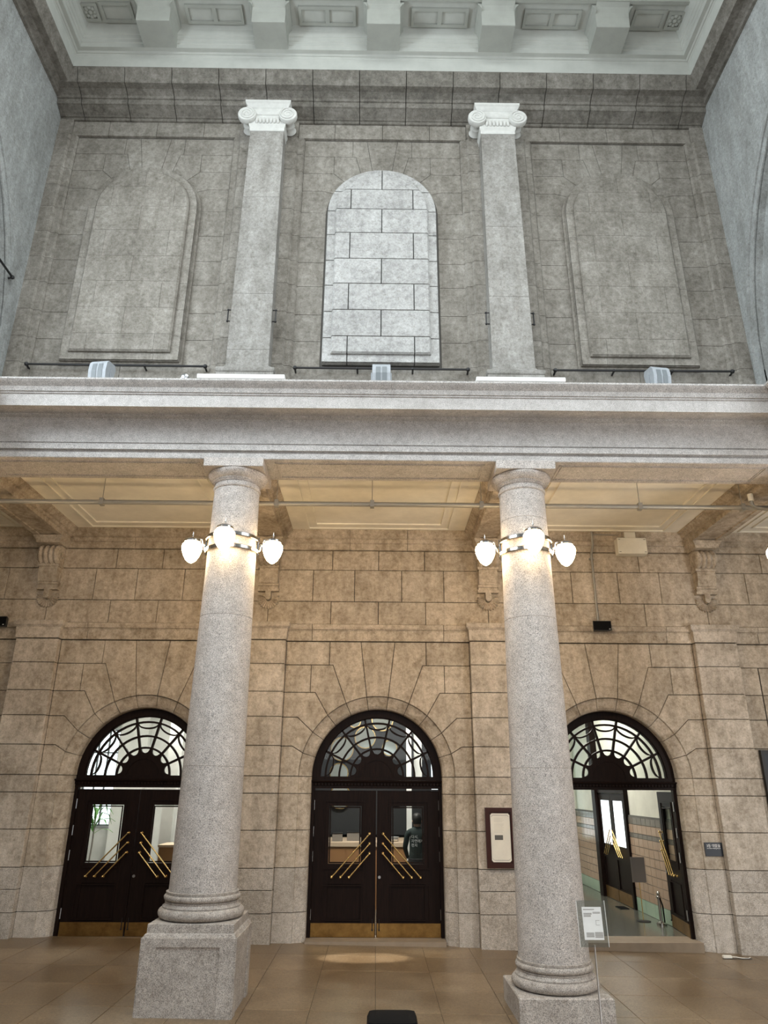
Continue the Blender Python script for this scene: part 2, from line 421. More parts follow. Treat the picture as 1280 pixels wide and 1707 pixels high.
# ------------------------------------------------------------------ setting: columns' beam, ledge and aisle ceiling
LED = [(-2.97, 6.42), (-3.65, 6.42), (-3.66, 6.43), (-3.66, 6.505), (-3.632, 6.508), (-3.632, 6.54), (-3.675, 6.548), (-3.675, 6.622), (-3.665, 6.63), (-3.63, 6.635), (-3.63, 6.66), (-3.645, 6.665), (-3.645, 7.0),
       (-3.66, 7.03), (-3.72, 7.045), (-3.73, 7.06), (-3.96, 7.045), (-4.0, 7.03), (-4.0, 7.205), (-4.015, 7.215), (-4.015, 7.235), (-4.03, 7.24), (-4.05, 7.30), (-4.10, 7.35), (-4.12, 7.375),
       (-4.12, 7.40), (-3.72, 7.42), (-3.70, 7.575), (-3.2, 7.58), (-2.97, 7.58)]
ledge = structure('entablature_beam')
ex = [-6.7, -5.45, -4.45, -PX, 0, PX, 4.45, 5.45, 6.7]
for x0, x1 in zip(ex, ex[1:]):
    MB().sx(LED, x0+.0008, x1-.0008).build('entablature_block', 'granite_ledge', ledge)
for x in BAYS:                                        # sunk panel moulding on the soffit
    b_ = MB()
    for p in ((-1.45, 1.45, -3.56, -3.545), (-1.45, 1.45, -3.06, -3.045), (-1.45, -1.435, -3.56, -3.045), (1.435, 1.45, -3.56, -3.045),
              (-1.41, 1.41, -3.525, -3.515), (-1.41, 1.41, -3.09, -3.08), (-1.41, -1.40, -3.525, -3.08), (1.40, 1.41, -3.525, -3.08)):
        b_.box(*p, 6.41, 6.42)
    b_.build('soffit_panel_moulding', 'granite_ledge', ledge, loc=(x, 0, 0))
# returns of the ledge along both side walls of the hall
SD = [(5.62, 6.42), (5.50, 6.42), (5.50, 7.0), (5.48, 7.05), (5.34, 7.04), (5.34, 7.205), (5.32, 7.24), (5.28, 7.31), (5.22, 7.375), (5.22, 7.40), (5.62, 7.42)]
for sx in (-1, 1):
    MB().sy([(sx*x, z) for x, z in SD], -18, -4.125).build('entablature_block', 'granite_ledge', ledge)

ceil = structure('ceiling_aisle', MB().box(-9, 9, -3.2, .2, 6.66, 6.9), 'aisle_white')
for k in range(-2, 3):
    x = k*BAY
    for h, y0, y1 in ((1.29, -2.72, -.24), (1.14, -2.5, -.47)):
        b_ = MB(); t_ = .032
        for q in ((x-h, x+h, y1-t_, y1), (x-h, x+h, y0, y0+t_), (x-h, x-h+t_, y0+t_, y1-t_), (x+h-t_, x+h, y0+t_, y1-t_)):
            b_.box(*q, 6.635, 6.665)
        b_.build('panel_moulding', 'aisle_white', ceil)
bm_prof = [(-.25, 6.42), (-.16, 6.42), (-.15, 6.44), (.15, 6.44), (.16, 6.42), (.25, 6.42), (.25, 6.49), (.285, 6.50), (.285, 6.545), (.32, 6.555), (.37, 6.62), (.39, 6.63), (.39, 6.70),
           (-.39, 6.70), (-.39, 6.63), (-.37, 6.62), (-.32, 6.555), (-.285, 6.545), (-.285, 6.50), (-.25, 6.49)]
for x in (-3*PX, -PX, PX, 3*PX):
    structure('ceiling_beam', MB().sy(bm_prof, -2.99, -.02), 'stone_warm', (x, 0, 0))

# ------------------------------------------------------------------ setting: upper wall
YU = -3.2
ub = MB().box(-5.7, 5.7, YU+.012, -2.9, 7.58, 14.2)
wall_up = structure('wall_upper', ub, 'mortar_grey')
UL = [7.585, 8.176, 8.636, 9.13, 9.667, 10.137, 10.647, 11.164]
def upper_stones():
    out = []; C = (0, 11.11); R = .925; g, c = .003, .002; yb = YU+.02
    add = lambda mb: out.append(mb.mesh('stone', 'stone_grey'))
    for z0, z1 in zip(UL, UL[1:]):
        p = rect(.925 if z0 > 8 else 0, 1.36, z0, z1)
        add(block(MB(), p, YU, yb, g, c)); add(block(MB(), mir(p), YU, yb, g, c))
    dg = radians
    def vs(a0, a1, o): add(block(MB(), arc(C, R, dg(a0), dg(a1), 4)+o, YU, yb, g, c))
    vs(-9.9, 9.9, [(.267, 12.76), (-.267, 12.76)])
    E_ = [(9.9, 22, [(.455, 12.40), (.51, 12.40), (.51, 12.76), (.267, 12.76)]), (22, 41, [(.826, 12.02), (.826, 12.40), (.455, 12.40)]),
          (41, 60, [(1.0, 11.63), (1.345, 11.63), (1.345, 12.02), (.826, 12.02)]), (60, 87, [(1.345, 11.164), (1.345, 11.63), (1.0, 11.63)])]
    for a0, a1, o in E_:
        vs(a0, a1, o); vs(-a1, -a0, [(-x, z) for x, z in reversed(o)])
    for p in (rect(.826, 1.345, 12.02, 12.40), rect(.51, 1.345, 12.40, 12.76)):
        add(block(MB(), p, YU, yb, g, c)); add(block(MB(), mir(p), YU, yb, g, c))
    for x0, x1 in zip((-1.46, -.83, 0, .82, 1.46), (-.83, 0, .82, 1.46)):
        add(block(MB(), rect(x0, x1, 12.775, 13.11), YU-.04, yb, g, c))
    for z0, z1 in zip(UL+[11.63, 12.02, 12.40], UL[1:]+[11.63, 12.02, 12.40, 12.775]):
        for s_ in (1, -1):
            add(MB().sz([(s_*x, y) for x, y in ((1.345, yb), (1.345, YU-.012), (1.372, YU-.045), (1.46, YU-.045), (1.46, YU-.055), (1.487, YU-.09), (1.965, YU-.09), (1.965, yb))], z0+g, z1-g))
    for s_ in (1, -1):
        p = rect(1.46, 1.965, 12.775, 13.11)
        add(block(MB(), p if s_ > 0 else mir(p), YU-.08, yb, g, c))
    return out
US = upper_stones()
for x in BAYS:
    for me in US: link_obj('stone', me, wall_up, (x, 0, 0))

# blind arched windows: a framed, raised panel in each bay
def arch_outline(h, zb, zs, n=24): return [(-h, zb), (h, zb)] + arc((0, zs), h, pi/2, -pi/2, n)
rows = [8.0, 8.636, 9.117, 9.611, 10.096, 10.614, 11.105, 11.518, 12.2]
def panel(mat_, mort, g, extra):
    out = []
    if extra:
        out.append((MB().loft([[(x, YU-d, z) for x, z in arch_outline(h, zb, 11.11)] for h, zb, d in ((.935, 8.165, -.01), (.935, 8.165, .035), (.92, 8.18, .045))]), 'panel_fillet', mort))
    for layer, (h, zb, y0, y1, c) in enumerate(((.90, 8.20, YU-.02, YU-.11, .014), (.765, 8.33, YU-.10, YU-.165, .03))):
        ol = arch_outline(h, zb, 11.11)
        for i, (z0, z1) in enumerate(zip(rows, rows[1:])):
            p0 = clip(clip(ol, 0, -1, -z0), 0, 1, z1)
            if len(p0) < 3: continue
            cuts = (-.51, .51) if i in (0, 2, 4, 6) else (0,)
            xs = [-2]+list(cuts)+[2]
            for a, b2 in zip(xs, xs[1:]):
                p = clip(clip(p0, -1, 0, -a), 1, 0, b2)
                if len(p) < 3: continue
                q = inset(p, g)
                # chamfer only along the outline: shrink towards the outline of the next size
                s_ = inset(ol, c)
                pi_ = clip(clip(clip(clip(s_, 0, -1, -z0-g), 0, 1, z1-g), -1, 0, -a-g), 1, 0, b2-g)
                m_ = MB()
                m_.prism(q, y0, y1+.02)
                if len(pi_) >= 3: m_.prism(pi_, y1, y1+.021)
                if layer and len(pi_) >= 3 and len(pi_) == len(q): m_ = MB(); m_.loft([[(x, y, z) for x, z in pp] for pp, y in ((q, y0), (q, y1+.025), (pi_, y1))])
                out.append((m_, 'stone', mat_))
    return out
def add_panel(x, mat_, mort, g, extra):
    core = structure('blind_window', MB().prism(arch_outline(.74, 8.35, 11.11), YU-.145, YU+.02), mort, (x, 0, 0))
    MB().prism(arch_outline(.89, 8.21, 11.11), YU-.09, YU+.02).build('joint_bed', mort, core)
    for mb, n, m_ in panel(mat_, mort, g, extra): mb.build(n, m_, core)
add_panel(-BAY, 'stone_grey', 'stone_grey', .002, True)
add_panel(0, 'stone_pale', 'mortar_dark', .008, False)
add_panel(BAY, 'stone_grey', 'stone_grey', .002, True)

# top entablature on the back wall
ENT = [(-3.18, 13.10), (-3.27, 13.10), (-3.285, 13.115), (-3.285, 13.135), (-3.31, 13.14), (-3.33, 13.155), (-3.47, 13.225), (-3.49, 13.23), (-3.50, 13.245), (-3.505, 13.32), (-3.53, 13.325), (-3.55, 13.36),
       (-3.62, 13.40), (-3.64, 13.415), (-3.75, 13.42), (-3.755, 13.44), (-3.78, 13.56), (-3.80, 13.60), (-3.83, 13.66), (-3.83, 13.69), (-3.18, 13.69)]
ent = structure('cornice_upper')
ed = [-5.62] + [-.4-.8*k for k in range(6, -1, -1)] + [.4+.8*k for k in range(7)] + [5.62]
for x0, x1 in zip(ed, ed[1:]):
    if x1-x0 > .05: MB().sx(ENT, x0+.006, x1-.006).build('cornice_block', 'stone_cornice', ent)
MB().box(-5.62, 5.62, -3.7, -3.17, 13.5, 13.68).build('joint_bed', 'mortar', ent)
SC = [(0, 13.34), (.045, 13.35), (.06, 13.40), (.10, 13.43), (.13, 13.45), (.26, 13.44), (.27, 13.46), (.30, 13.58), (.345, 13.66), (.345, 13.69), (0, 13.69)]
for sx in (-1, 1):
    for k in range(4):
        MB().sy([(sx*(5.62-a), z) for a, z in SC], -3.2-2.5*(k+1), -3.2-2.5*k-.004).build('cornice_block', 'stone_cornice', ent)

# hall ceiling
HC = structure('ceiling', MB().box(-6, 6, -18.2, -4.7, 14.95, 15.2), 'plaster')
BR = [(-3.83, 13.69), (-3.835, 13.93), (-3.85, 13.945), (-3.85, 13.965), (-3.87, 13.97), (-3.885, 14.0), (-3.95, 14.0), (-3.95, 14.09), (-3.965, 14.10), (-3.965, 14.17), (-3.98, 14.18), (-3.985, 14.25), (-4.0, 14.26),
      (-4.02, 14.36), (-4.06, 14.44), (-4.5, 14.45), (-4.5, 15.2), (-3.18, 15.2), (-3.18, 13.69)]
MB().sx(BR, -5.62, 5.62).build('cove', 'plaster_bright', HC)
for sx in (-1, 1):
    MB().sy([(sx*(5.62+3.83-.345+a), z) for a, z in [(y, z-.003) for y, z in BR[:15]] + [(-4.2, 14.45), (-4.2, 15.2), (-3.48, 15.2), (-3.48, 13.69)]], -18.2, -3.5).build('cove', 'plaster_bright', HC)
MB().sx([(-4.5, 14.45), (-4.52, 14.40), (-4.58, 14.40), (-4.6, 14.5), (-4.72, 14.62), (-4.75, 15.0), (-4.5, 15.0)], -5.6, 5.6).build('crown_moulding', 'plaster', HC)
for k in range(-2, 3):                                # modillion blocks
    x = k*1.9; h = .275
    pr = [(-3.93, 14.002), (-4.41, 14.002), (-4.42, 14.01), (-4.43, 14.22), (-4.45, 14.30), (-4.50, 14.36), (-4.56, 14.40), (-4.56, 14.46), (-3.93, 14.46)]
    m_ = MB()
    rings = []
    m_.sx(pr, x-h, x+h)
    for s_ in (-1, 1):
        m_.sy([(x+s_*h, 14.28), (x+s_*(h+.03), 14.34), (x+s_*(h+.06), 14.37), (x+s_*(h+.06), 14.46), (x+s_*h, 14.46)], -4.5, -3.95)
    m_.build('modillion', 'plaster', HC)
def coffer(x0, x1, y0, y1, cells, rosette=False):
    m_ = MB(); z0, z1 = 14.405, 14.46; e = .05
    if cells == 0: cells = 1
    m_.box(x0, x1, y0, y0+e, z0, z1).box(x0, x1, y1-e, y1, z0, z1).box(x0, x0+e, y0+e, y1-e, z0, z1).box(x1-e, x1, y0+e, y1-e, z0, z1)
    for c in range(1, cells):
        xm = x0+(x1-x0)*c/cells; m_.box(xm-e*.7, xm+e*.7, y0+e, y1-e, z0, z1)
    m_.build('coffer_frame', 'plaster', HC)
    if rosette:
        cx, cy = (x0+x1)/2, (y0+y1)/2; r_ = MB()
        for k in range(8):
            a = 2*pi*k/8; r_.ball((cx+.075*cos(a), cy+.075*sin(a), 14.43), .045, 8)
        r_.ball((cx, cy, 14.425), .05, 8).build('rosette', 'plaster', HC, 60)
for c in (-2.85, -.95, .95, 2.85):
    coffer(c-.48, c+.48, -4.40, -4.08, 2)
for sx in (-1, 1):
    a, b_ = sorted((sx*4.80, sx*5.08)); coffer(a, b_, -4.40, -4.10, 1, True)
    a, b_ = sorted((sx*4.22, sx*4.76)); coffer(a, b_, -4.42, -4.08, 1)

# side walls of the hall with a big blind arch each, and the entrance front behind the camera
for sx, nm in ((-1, 'wall_left'), (1, 'wall_right')):
    P = [(-3.0, 7.38), (-3.0, 14.9), (-18.2, 14.9), (-18.2, 7.38)]
    yc, zc, R = -8.0, 8.0, 4.45
    AR = lambda r, z0=7.38: [(yc-r, z0)] + [(yc-r*cos(pi*i/28), zc+r*sin(pi*i/28)) for i in range(29)] + [(yc+r, z0)]
    m_ = MB()
    m_.loft([[(sx*x, y, z) for y, z in P+AR(R)] for x in (5.62, 6.0)])
    A2 = AR(R+.05); A3 = AR(3.0, 7.9)
    m_.loft([[(sx*x, y, z) for y, z in A2+A3[::-1]] for x in (5.74, 6.0)])
    wl = structure(nm, m_, 'stone_side')
    MB().loft([[(sx*x, y, z) for y, z in AR(3.05, 7.85)] for x in (6.36, 6.38)]).build('daylit_pane', 'daylight_pane', wl)
    for r0, r1, d in ((R, R+.10, .02), (R+.10, R+.16, .045)):
        am = MB(); L = [(pi*i/28) for i in range(29)]
        am.loft([[(sx*(5.62-q), yc-r*cos(t_), zc+r*sin(t_)) for r, q in ((r0, -.02), (r0, d), (r1, d), (r1, -.02))] for t_ in L])
        for e in (-1, 1): am.box(*sorted((sx*5.64, sx*(5.62-d))), *sorted((yc+e*r0, yc+e*r1)), 7.38, zc)
        am.build('archivolt', 'stone_side', wl, 40)
    # piers of the lower storey below
    structure('pier', MB().box(*sorted((sx*5.68, sx*6.18)), -3.62, -3.0, -.3, 6.42), 'granite')
    structure('wall_side_aisle', MB().box(*sorted((sx*8.4, sx*8.7)), -18, .5, -.4, 6.9), 'stone_side')
    structure('ceiling_side_aisle', MB().box(*sorted((sx*5.55, sx*9)), -18.2, -3.2, 6.66, 6.9), 'aisle_white')
    structure('pier', MB().box(*sorted((sx*5.6, sx*6.2)), -18.2, -12.6, -.4, 6.42), 'granite')
structure('wall_front', MB().box(-9, -4.6, -18.6, -18.2, -.4, 15).box(4.6, 9, -18.6, -18.2, -.4, 15).box(-4.6, 4.6, -18.6, -18.2, 11.5, 15).box(-4.6, 4.6, -18.6, -18.2, -.4, 2.6), 'stone_side')

# ------------------------------------------------------------------ doors
DY = .30
def fanlight(root):
    C = (0, ZS); y0, y1 = .285, .335
    f = MB().ring(C, .965, RI+.01, -pi/2, pi/2, .26, .36, 32)
    f.ring(C, .945, .98, -pi/2, pi/2, .28, .345, 32)
    fan = f.build('fanlight', 'dark_wood', root, 40)
    disc = MB(); pts = []
    n = 7
    for k in range(n):
        a0 = -pi/2+pi*k/n
        am = a0+pi/n/2; hw = pi/n/2*.80
        for i in range(9):
            u = -1+i/4
            a = am+hw*u; r = .435-.075*sqrt(max(0, 1-u*u))
            pts.append((r*sin(a), ZS+r*cos(a)))
    pts = [(-.425, ZS-.0)]+pts+[(.425, ZS-.0)]
    disc.prism(pts+[(.425, ZS-.01), (-.425, ZS-.01)], y0, y1)
    disc.build('tympanum', 'dark_wood', fan)
    MB().ring(C, .262, .278, -pi/2, pi/2, y0-.012, y0+.01, 16).build('tympanum_bead', 'dark_wood', fan)
    for r in (.445, .635, .865):
        MB().ring(C, r-.016, r+.016, -pi/2, pi/2, y0, y1, 28).build('glazing_ring', 'dark_wood', fan, 40)
    sp = [radians(a) for a in (-65, -39, -13, 13, 39, 65)]
    for a in sp:
        d = (sin(a), cos(a)); nrm = (cos(a), -sin(a)); h = .017
        MB().prism([(d[0]*r+nrm[0]*s_*h, ZS+d[1]*r+nrm[1]*s_*h) for r, s_ in ((.40, -1), (.96, -1), (.96, 1), (.40, 1))], y0-.005, y1).build('glazing_spoke', 'dark_wood', fan)
    ends = [-pi/2]+sp+[pi/2]
    for a0, a1 in zip(ends, ends[1:]):
        rr = []
        for i in range(11):
            u = -1+i/5; a = (a0+a1)/2+(a1-a0)/2*u*.97; r = .865-.105*sqrt(max(0, 1-u*u))
            rr.append((a, r))
        m_ = MB(); m_.loft([[(r_*sin(a), y, ZS+r_*cos(a)) for r_, y in ((r-.014, y0+.003), (r+.014, y0+.003), (r+.014, y1), (r-.014, y1))] for a, r in rr])
        m_.build('lens_arc', 'dark_wood', fan, 40)
    MB().prism([(-.96, ZS)]+arc(C, .96, -pi/2, pi/2, 24), .309, .313).build('pane', 'glass', fan)
    tr = MB().box(-RI-.0, RI+.0, .25, .37, 2.335, ZS+.005).sx([(.37, 2.225), (.25, 2.225), (.25, 2.27), (.235, 2.28), (.22, 2.325), (.19, 2.33), (.185, 2.35), (.25, 2.355), (.37, 2.355)], -1.115, 1.115)
    t_ = tr.build('transom', 'dark_wood', root)
    dn = MB()
    for i in range(40): dn.box(-1.07+i*.0548-.014, -1.07+i*.0548+.014, .222, .245, 2.275, 2.312)
    dn.build('dentils', 'dark_wood', t_, kind='stuff')
    for s_ in (-1, 1):
        MB().box(*sorted((s_*1.03, s_*(RI+.01))), .26, .36, .05, 2.34).build('door_jamb', 'dark_wood', root)
    return fan
def leaf(s, root, brass_bars=True, name='door_leaf'):
    # leaf hinged at local origin: spans x 0..1.015*(-s) in the closed position
    X = lambda x: s*(x-1.03)                         # closed-door x measured from the middle of the door -> local
    def B(m_, x0, x1, y0, y1, z0, z1): a, b_ = sorted((X(x0), X(x1))); return m_.box(a, b_, y0, y1, z0, z1)
    d = MB(); y0, y1 = 0, .05
    for q in ((.005, .245, .055, 2.195), (.775, 1.025, .055, 2.195), (.245, .775, 1.955, 2.195), (.245, .775, .80, 1.09), (.245, .775, .055, .27)):
        B(d, q[0], q[1], y0, y1, q[2], q[3])
    B(d, .245, .775, .018, .042, .27, .80)
    lf = d.build(name, 'dark_wood', root)
    m_ = MB()
    for x0, x1, z0, z1, t_, dd in ((.20, .865, 1.01, 2.035, .022, .016), (.255, .765, 1.10, 1.945, .02, .008), (.215, .86, .28, .79, .02, .012)):
        for q in ((x0, x1, z0, z0+t_), (x0, x1, z1-t_, z1), (x0, x0+t_, z0+t_, z1-t_), (x1-t_, x1, z0+t_, z1-t_)):
            B(m_, q[0], q[1], -dd, .001, q[2], q[3])
    m_.build('panel_moulding', 'dark_wood', lf)
    B(MB(), .245, .775, .022, .027, 1.085, 1.96).build('pane', 'glass', lf)
    B(MB(), .014, 1.02, -.006, .001, .058, .25).build('kick_plate', 'kick_brass', lf)
    for (xa, za), (xb, zb) in (((.107, 1.535), (.71, .90)), ((.107, 1.388), (.567, .90)), ((.105, 1.245), (.43, .898))):
        h = MB(); yy = -.06
        h.tube([(X(xa), yy, za), (X(xb), yy, zb)], .0115, 10)
        for x_, z_ in ((xa, za), (xb, zb)):
            h.ball((X(x_), yy, z_), .02, 10); h.tube([(X(x_), yy, z_), (X(x_), .0, z_)], .009, 8); h.lathe([(.022, -.012), (.022, 0)], (X(x_), 0, z_), 10, 'y')
        h.build('handle_bar', 'brass', lf, 40)
    for z in (1.97, 1.57, 1.20, .37):
        MB().lathe([(.011, -.075), (.011, .075)], (X(1.03), -.012, z), 8).build('hinge', 'steel', lf)
    if s > 0: MB().lathe([(.022, -.012), (.022, 0)], (X(.05), 0, .90), 14, 'y').build('keyhole', 'steel', lf)
    bo = MB().tube([(X(.05), -.015, .16), (X(.05), -.015, .31)], .007, 6).ball((X(.05), -.02, .16), .014, 8)
    bo.build('floor_bolt', 'black_metal', lf)
    return lf
doors = []
for i, x in enumerate(BAYS):
    d = structure('door_%d' % (i+1), None, None, (x, 0, 0)); doors.append(d)
    d['label'] = ('dark wooden double door under a fanlight, partly behind the left column', 'dark wooden double door closed under a fanlight, midway between the two columns',
                  'open double door under a fanlight, behind the right column')[i]
    fanlight(d)
    for s in (-1, 1):
        lf = leaf(s, d); lf.location = (s*(1.034 if i == 1 else 1.03), DY, 0)
        if i == 2: lf.rotation_euler.z = -s*radians(-90) if s < 0 else radians(-96)
        if i == 1: lf.rotation_euler.z = s*.006
    MB().box(-RI+.003, RI-.003, -.03, .5, -.25, .052).build('threshold', 'threshold_stone', d)

# ------------------------------------------------------------------ free-standing columns
def column(x, label, dz, joints):
    c = thing('column', label, 'column', (x, -3.3, 0), 'granite columns of the colonnade')
    zp = .878-dz                                      # top of the pedestal
    r_at = lambda z: .364-.056*max(0, (z-2.45)/3.6) if z > 2.45 else .392-.028*(z-.45)/2.0
    zb = 1.15-dz; lv = [zb]+joints+[6.06]
    for z0, z1 in zip(lv, lv[1:]):
        n = 8; m_ = MB(); zz = [z0+(z1-z0)*i/n for i in range(n+1)]
        prof = [(r_at(z0)-.005, z0), (r_at(z0), z0+.004)] + [(r_at(z), z) for z in zz[1:-1]] + [(r_at(z1), z1-.004), (r_at(z1)-.005, z1)]
        m_.lathe(prof, n=64).build('shaft_drum', 'granite', c, 20)
    cap = [(.300, 6.055), (.315, 6.06), (.325, 6.075), (.325, 6.09), (.306, 6.095), (.306, 6.145), (.318, 6.147), (.318, 6.158), (.327, 6.160), (.327, 6.172), (.337, 6.174), (.337, 6.186), (.347, 6.190),
           (.372, 6.215), (.395, 6.245), (.408, 6.275), (.408, 6.29), (.385, 6.302)]
    MB().lathe(cap, n=56).build('capital', 'granite', c, 35)
    h = .402
    MB().cbox(-h, h, -h, h, 6.30, 6.425, .004).build('abacus', 'granite', c)
    tor = lambda r, z, t_, a0=-90, a1=90, n=8: [(r-t_+t_*cos(radians(a0+(a1-a0)*i/n)), z+t_*sin(radians(a0+(a1-a0)*i/n))) for i in range(n+1)]
    k = -dz
    prof = [(.40, .878+k)]+tor(.478, .938+k, .055)+[(.435, .995+k), (.435, 1.005+k), (.415, 1.02+k), (.405, 1.035+k), (.412, 1.045+k), (.412, 1.052+k)]+tor(.428, 1.09+k, .034)+[(.405, 1.125+k), (.408, 1.148+k), (.39, 1.153+k)]
    MB().lathe(prof, n=56).build('base', 'granite_plinth', c, 40)
    ped = MB()
    fl = -FT*x-.05
    if dz == 0:
        q = lambda e, z: [(-e, -e, z), (e, -e, z), (e, e, z), (-e, e, z)]
        ped.loft([q(.462, .79), q(.462, .872), q(.455, .878)]).build('plinth', 'granite_plinth', c)
        ped = MB(); a, b_ = .495, .335
        ped.loft([q(a, fl), q(a, .752), q(.478, .782), q(.465, .79)])
        d = ped.build('pedestal', 'granite_plinth', c)
        for s_, ax in ((-1, 'y'), (1, 'y'), (-1, 'x'), (1, 'x')):    # raised flat frame around a sunk panel
            fr = MB(); t_ = .014; o_, i_ = a, .335
            ptsq = [(-o_+.004, -i_, fl, .748), (i_, o_-.004, fl, .748), (-i_, i_, .668, .748)]
            for u0, u1, z0, z1 in ptsq:
                if ax == 'y': fr.box(u0, u1, *sorted((s_*(a-.002), s_*(a+t_))), z0, z1)
                else: fr.box(*sorted((s_*(a-.002), s_*(a+t_))), u0, u1, z0, z1)
            fr.build('panel_frame', 'granite_plinth', d)
    else:
        q = lambda e, z: [(-e, -e, z), (e, -e, z), (e, e, z), (-e, e, z)]
        ped.loft([q(.497, fl), q(.497, zp-.012), (q(.485, zp))]).build('pedestal', 'granite_plinth', c)
    return c
XC = 1.985
column(-XC, 'speckled grey granite column standing on a tall panelled pedestal, in front of the left door', 0, [2.475, 4.29])
column(XC, 'speckled grey granite column on a low plain block, in front of the open door', .66, [2.475, 4.29, 5.65])

# lamp clusters clasped round each column
def lamp_cluster(x, label):
    t_ = thing('column_lamp', label, 'lamp', (x, -3.3, 0), 'globe lamps on the columns')
    for z in (5.195, 5.365):
        r = .352
        MB().lathe([(.30, z-.028), (r, z-.028), (r+.008, z-.02), (r+.008, z+.02), (r, z+.028), (.30, z+.028)], n=48).build('collar', 'chrome', t_, 40)
    for k in range(4):
        a = k*pi/2; d = (cos(a), sin(a)); R_ = .545; g = (d[0]*R_, d[1]*R_)
        prof = [(.002, 5.045), (.03, 5.055), (.070, 5.09), (.108, 5.155), (.130, 5.22), (.136, 5.265), (.130, 5.30), (.108, 5.325), (.06, 5.33)]
        MB().lathe(prof, (g[0], g[1], 0), 24).build('globe', 'globe_glow_front' if k == 3 else 'globe_glow', t_, 60)
        cp = MB().lathe([(.105, 5.335), (.112, 5.338), (.112, 5.362), (.10, 5.375), (.07, 5.395), (.03, 5.405), (.012, 5.41)], (g[0], g[1], 0), 20)
        cp.build('cap', 'chrome', t_, 40)
        MB().lathe([(.012, 5.40), (.008, 5.425), (.016, 5.445), (.010, 5.46), (.003, 5.49)], (g[0], g[1], 0), 10).build('finial', 'chrome', t_, 60)
        ar = MB().tube([(d[0]*.345, d[1]*.345, 5.28), (d[0]*.40, d[1]*.40, 5.30), (d[0]*.42, d[1]*.42, 5.37), (d[0]*.47, d[1]*.47, 5.385), (g[0], g[1], 5.385)], .013, 8)
        ar.tube([(d[0]*.345, d[1]*.345, 5.20), (d[0]*.375, d[1]*.375, 5.23), (d[0]*.385, d[1]*.385, 5.31)], .01, 6)
        ar.build('arm', 'chrome', t_, 40)
        MB().box(*sorted((d[0]*.335-abs(d[1])*.03, d[0]*.362+abs(d[1])*.03)), *sorted((d[1]*.335-abs(d[0])*.03, d[1]*.362+abs(d[0])*.03)), 5.16, 5.40).build('back_plate', 'chrome', t_)
    return t_
lamp_cluster(-XC, 'cluster of glowing acorn globes on a chrome collar round the left column')
lamp_cluster(XC, 'cluster of glowing acorn globes on a chrome collar round the right column')
for sx in (-1, 1):
    t_ = thing('wall_lamp', ('glowing globe lamp on the left pier, just beyond the left frame edge' if sx < 0 else 'glowing globe lamp cut by the right frame edge, level with the column lamps'), 'lamp', (sx*5.68, -3.3, 0))
    d = -sx
    MB().lathe([(.002, 5.045), (.03, 5.055), (.070, 5.09), (.108, 5.155), (.130, 5.22), (.136, 5.265), (.130, 5.30), (.108, 5.325), (.06, 5.33)], (d*.26, 0, 0), 20).build('globe', 'globe_glow', t_, 60)
    MB().lathe([(.105, 5.335), (.112, 5.36), (.07, 5.395), (.012, 5.41), (.003, 5.49)], (d*.26, 0, 0), 16).build('cap', 'chrome', t_, 40)
    MB().tube([(0, 0, 5.28), (d*.08, 0, 5.30), (d*.12, 0, 5.385), (d*.26, 0, 5.385)], .013, 8).build('arm', 'chrome', t_, 40)

# ------------------------------------------------------------------ scroll brackets under the aisle beams
def bracket_meshes():
    R = {}
    P = lambda h, y, z: [(-h, 0, z), (-h, y, z), (h, y, z), (h, 0, z)]
    R['abacus'] = MB().loft([P(.205, -.38, 6.295), P(.21, -.385, 6.31), P(.215, -.39, 6.345), P(.245, -.42, 6.385), P(.255, -.43, 6.395), P(.255, -.43, 6.42)]).mesh('abacus', 'stone_warm')
    m_ = MB(); pr = [(.10, -.185)]
    for k in range(4):
        x0 = -.185+k*.0925
        pr += [(.150, x0+.004), (.172, x0+.02), (.182, x0+.046), (.172, x0+.072), (.150, x0+.0885)]
    pr += [(.10, .185)]
    m_.lathe(pr, (0, -.175, 6.115), 24, 'x')
    m_.box(-.175, .175, -.2, 0, 5.95, 6.29)
    for s_ in (-1, 1): m_.lathe([(.12, 0), (.12, s_*.016), (.07, s_*.016), (.07, s_*.006), (.04, s_*.006), (.04, s_*.022), (.01, s_*.022)], (s_*.18, -.175, 6.115), 20, 'x')
    R['scroll'] = m_.mesh('scroll', 'stone_warm', 40)
    m_ = MB().box(-.185, .185, -.215, 0, 5.905, 5.955)
    m_.sx([(0, 5.64), (-.155, 5.64), (-.175, 5.70), (-.20, 5.78), (-.205, 5.84), (-.19, 5.905), (0, 5.905)], -.165, .165)
    m_.box(-.18, .18, -.13, 0, 5.60, 5.64).box(-.17, .17, -.10, 0, 5.555, 5.60).box(-.185, .185, -.11, 0, 5.505, 5.555)
    R['neck'] = m_.mesh('neck', 'stone_warm', 30)
    m_ = MB(); n = 15
    for k in range(n):
        a0 = radians(-112+224*k/n); a1 = radians(-112+224*(k+1)/n); am = (a0+a1)/2
        f = lambda a, r: (r*sin(a), 5.385-r*cos(a))
        p = lambda a, r, y: (f(a, r)[0], y, f(a, r)[1])
        m_.add([p(a0, .05, -.03), p(a1, .05, -.03), p(a1, .175, -.035), p(am, .198, -.04), p(a0, .175, -.035), p(am, .05, -.042), p(am, .175, -.058), p(a1, .175, 0), p(am, .198, 0), p(a0, .175, 0)],
               [(0, 4, 6, 5), (1, 5, 6, 2), (4, 3, 6), (3, 2, 6), (2, 3, 8, 7), (3, 4, 9, 8)])
    R['shell'] = m_.mesh('shell', 'stone_warm')
    R['tongue'] = MB().prism([(-.05, 5.51), (.05, 5.51), (.05, 5.40)]+arc((0, 5.40), .05, pi/2, 3*pi/2, 8)[1:], -.11, 0).mesh('tongue', 'stone_warm')
    return R
BM = bracket_meshes()
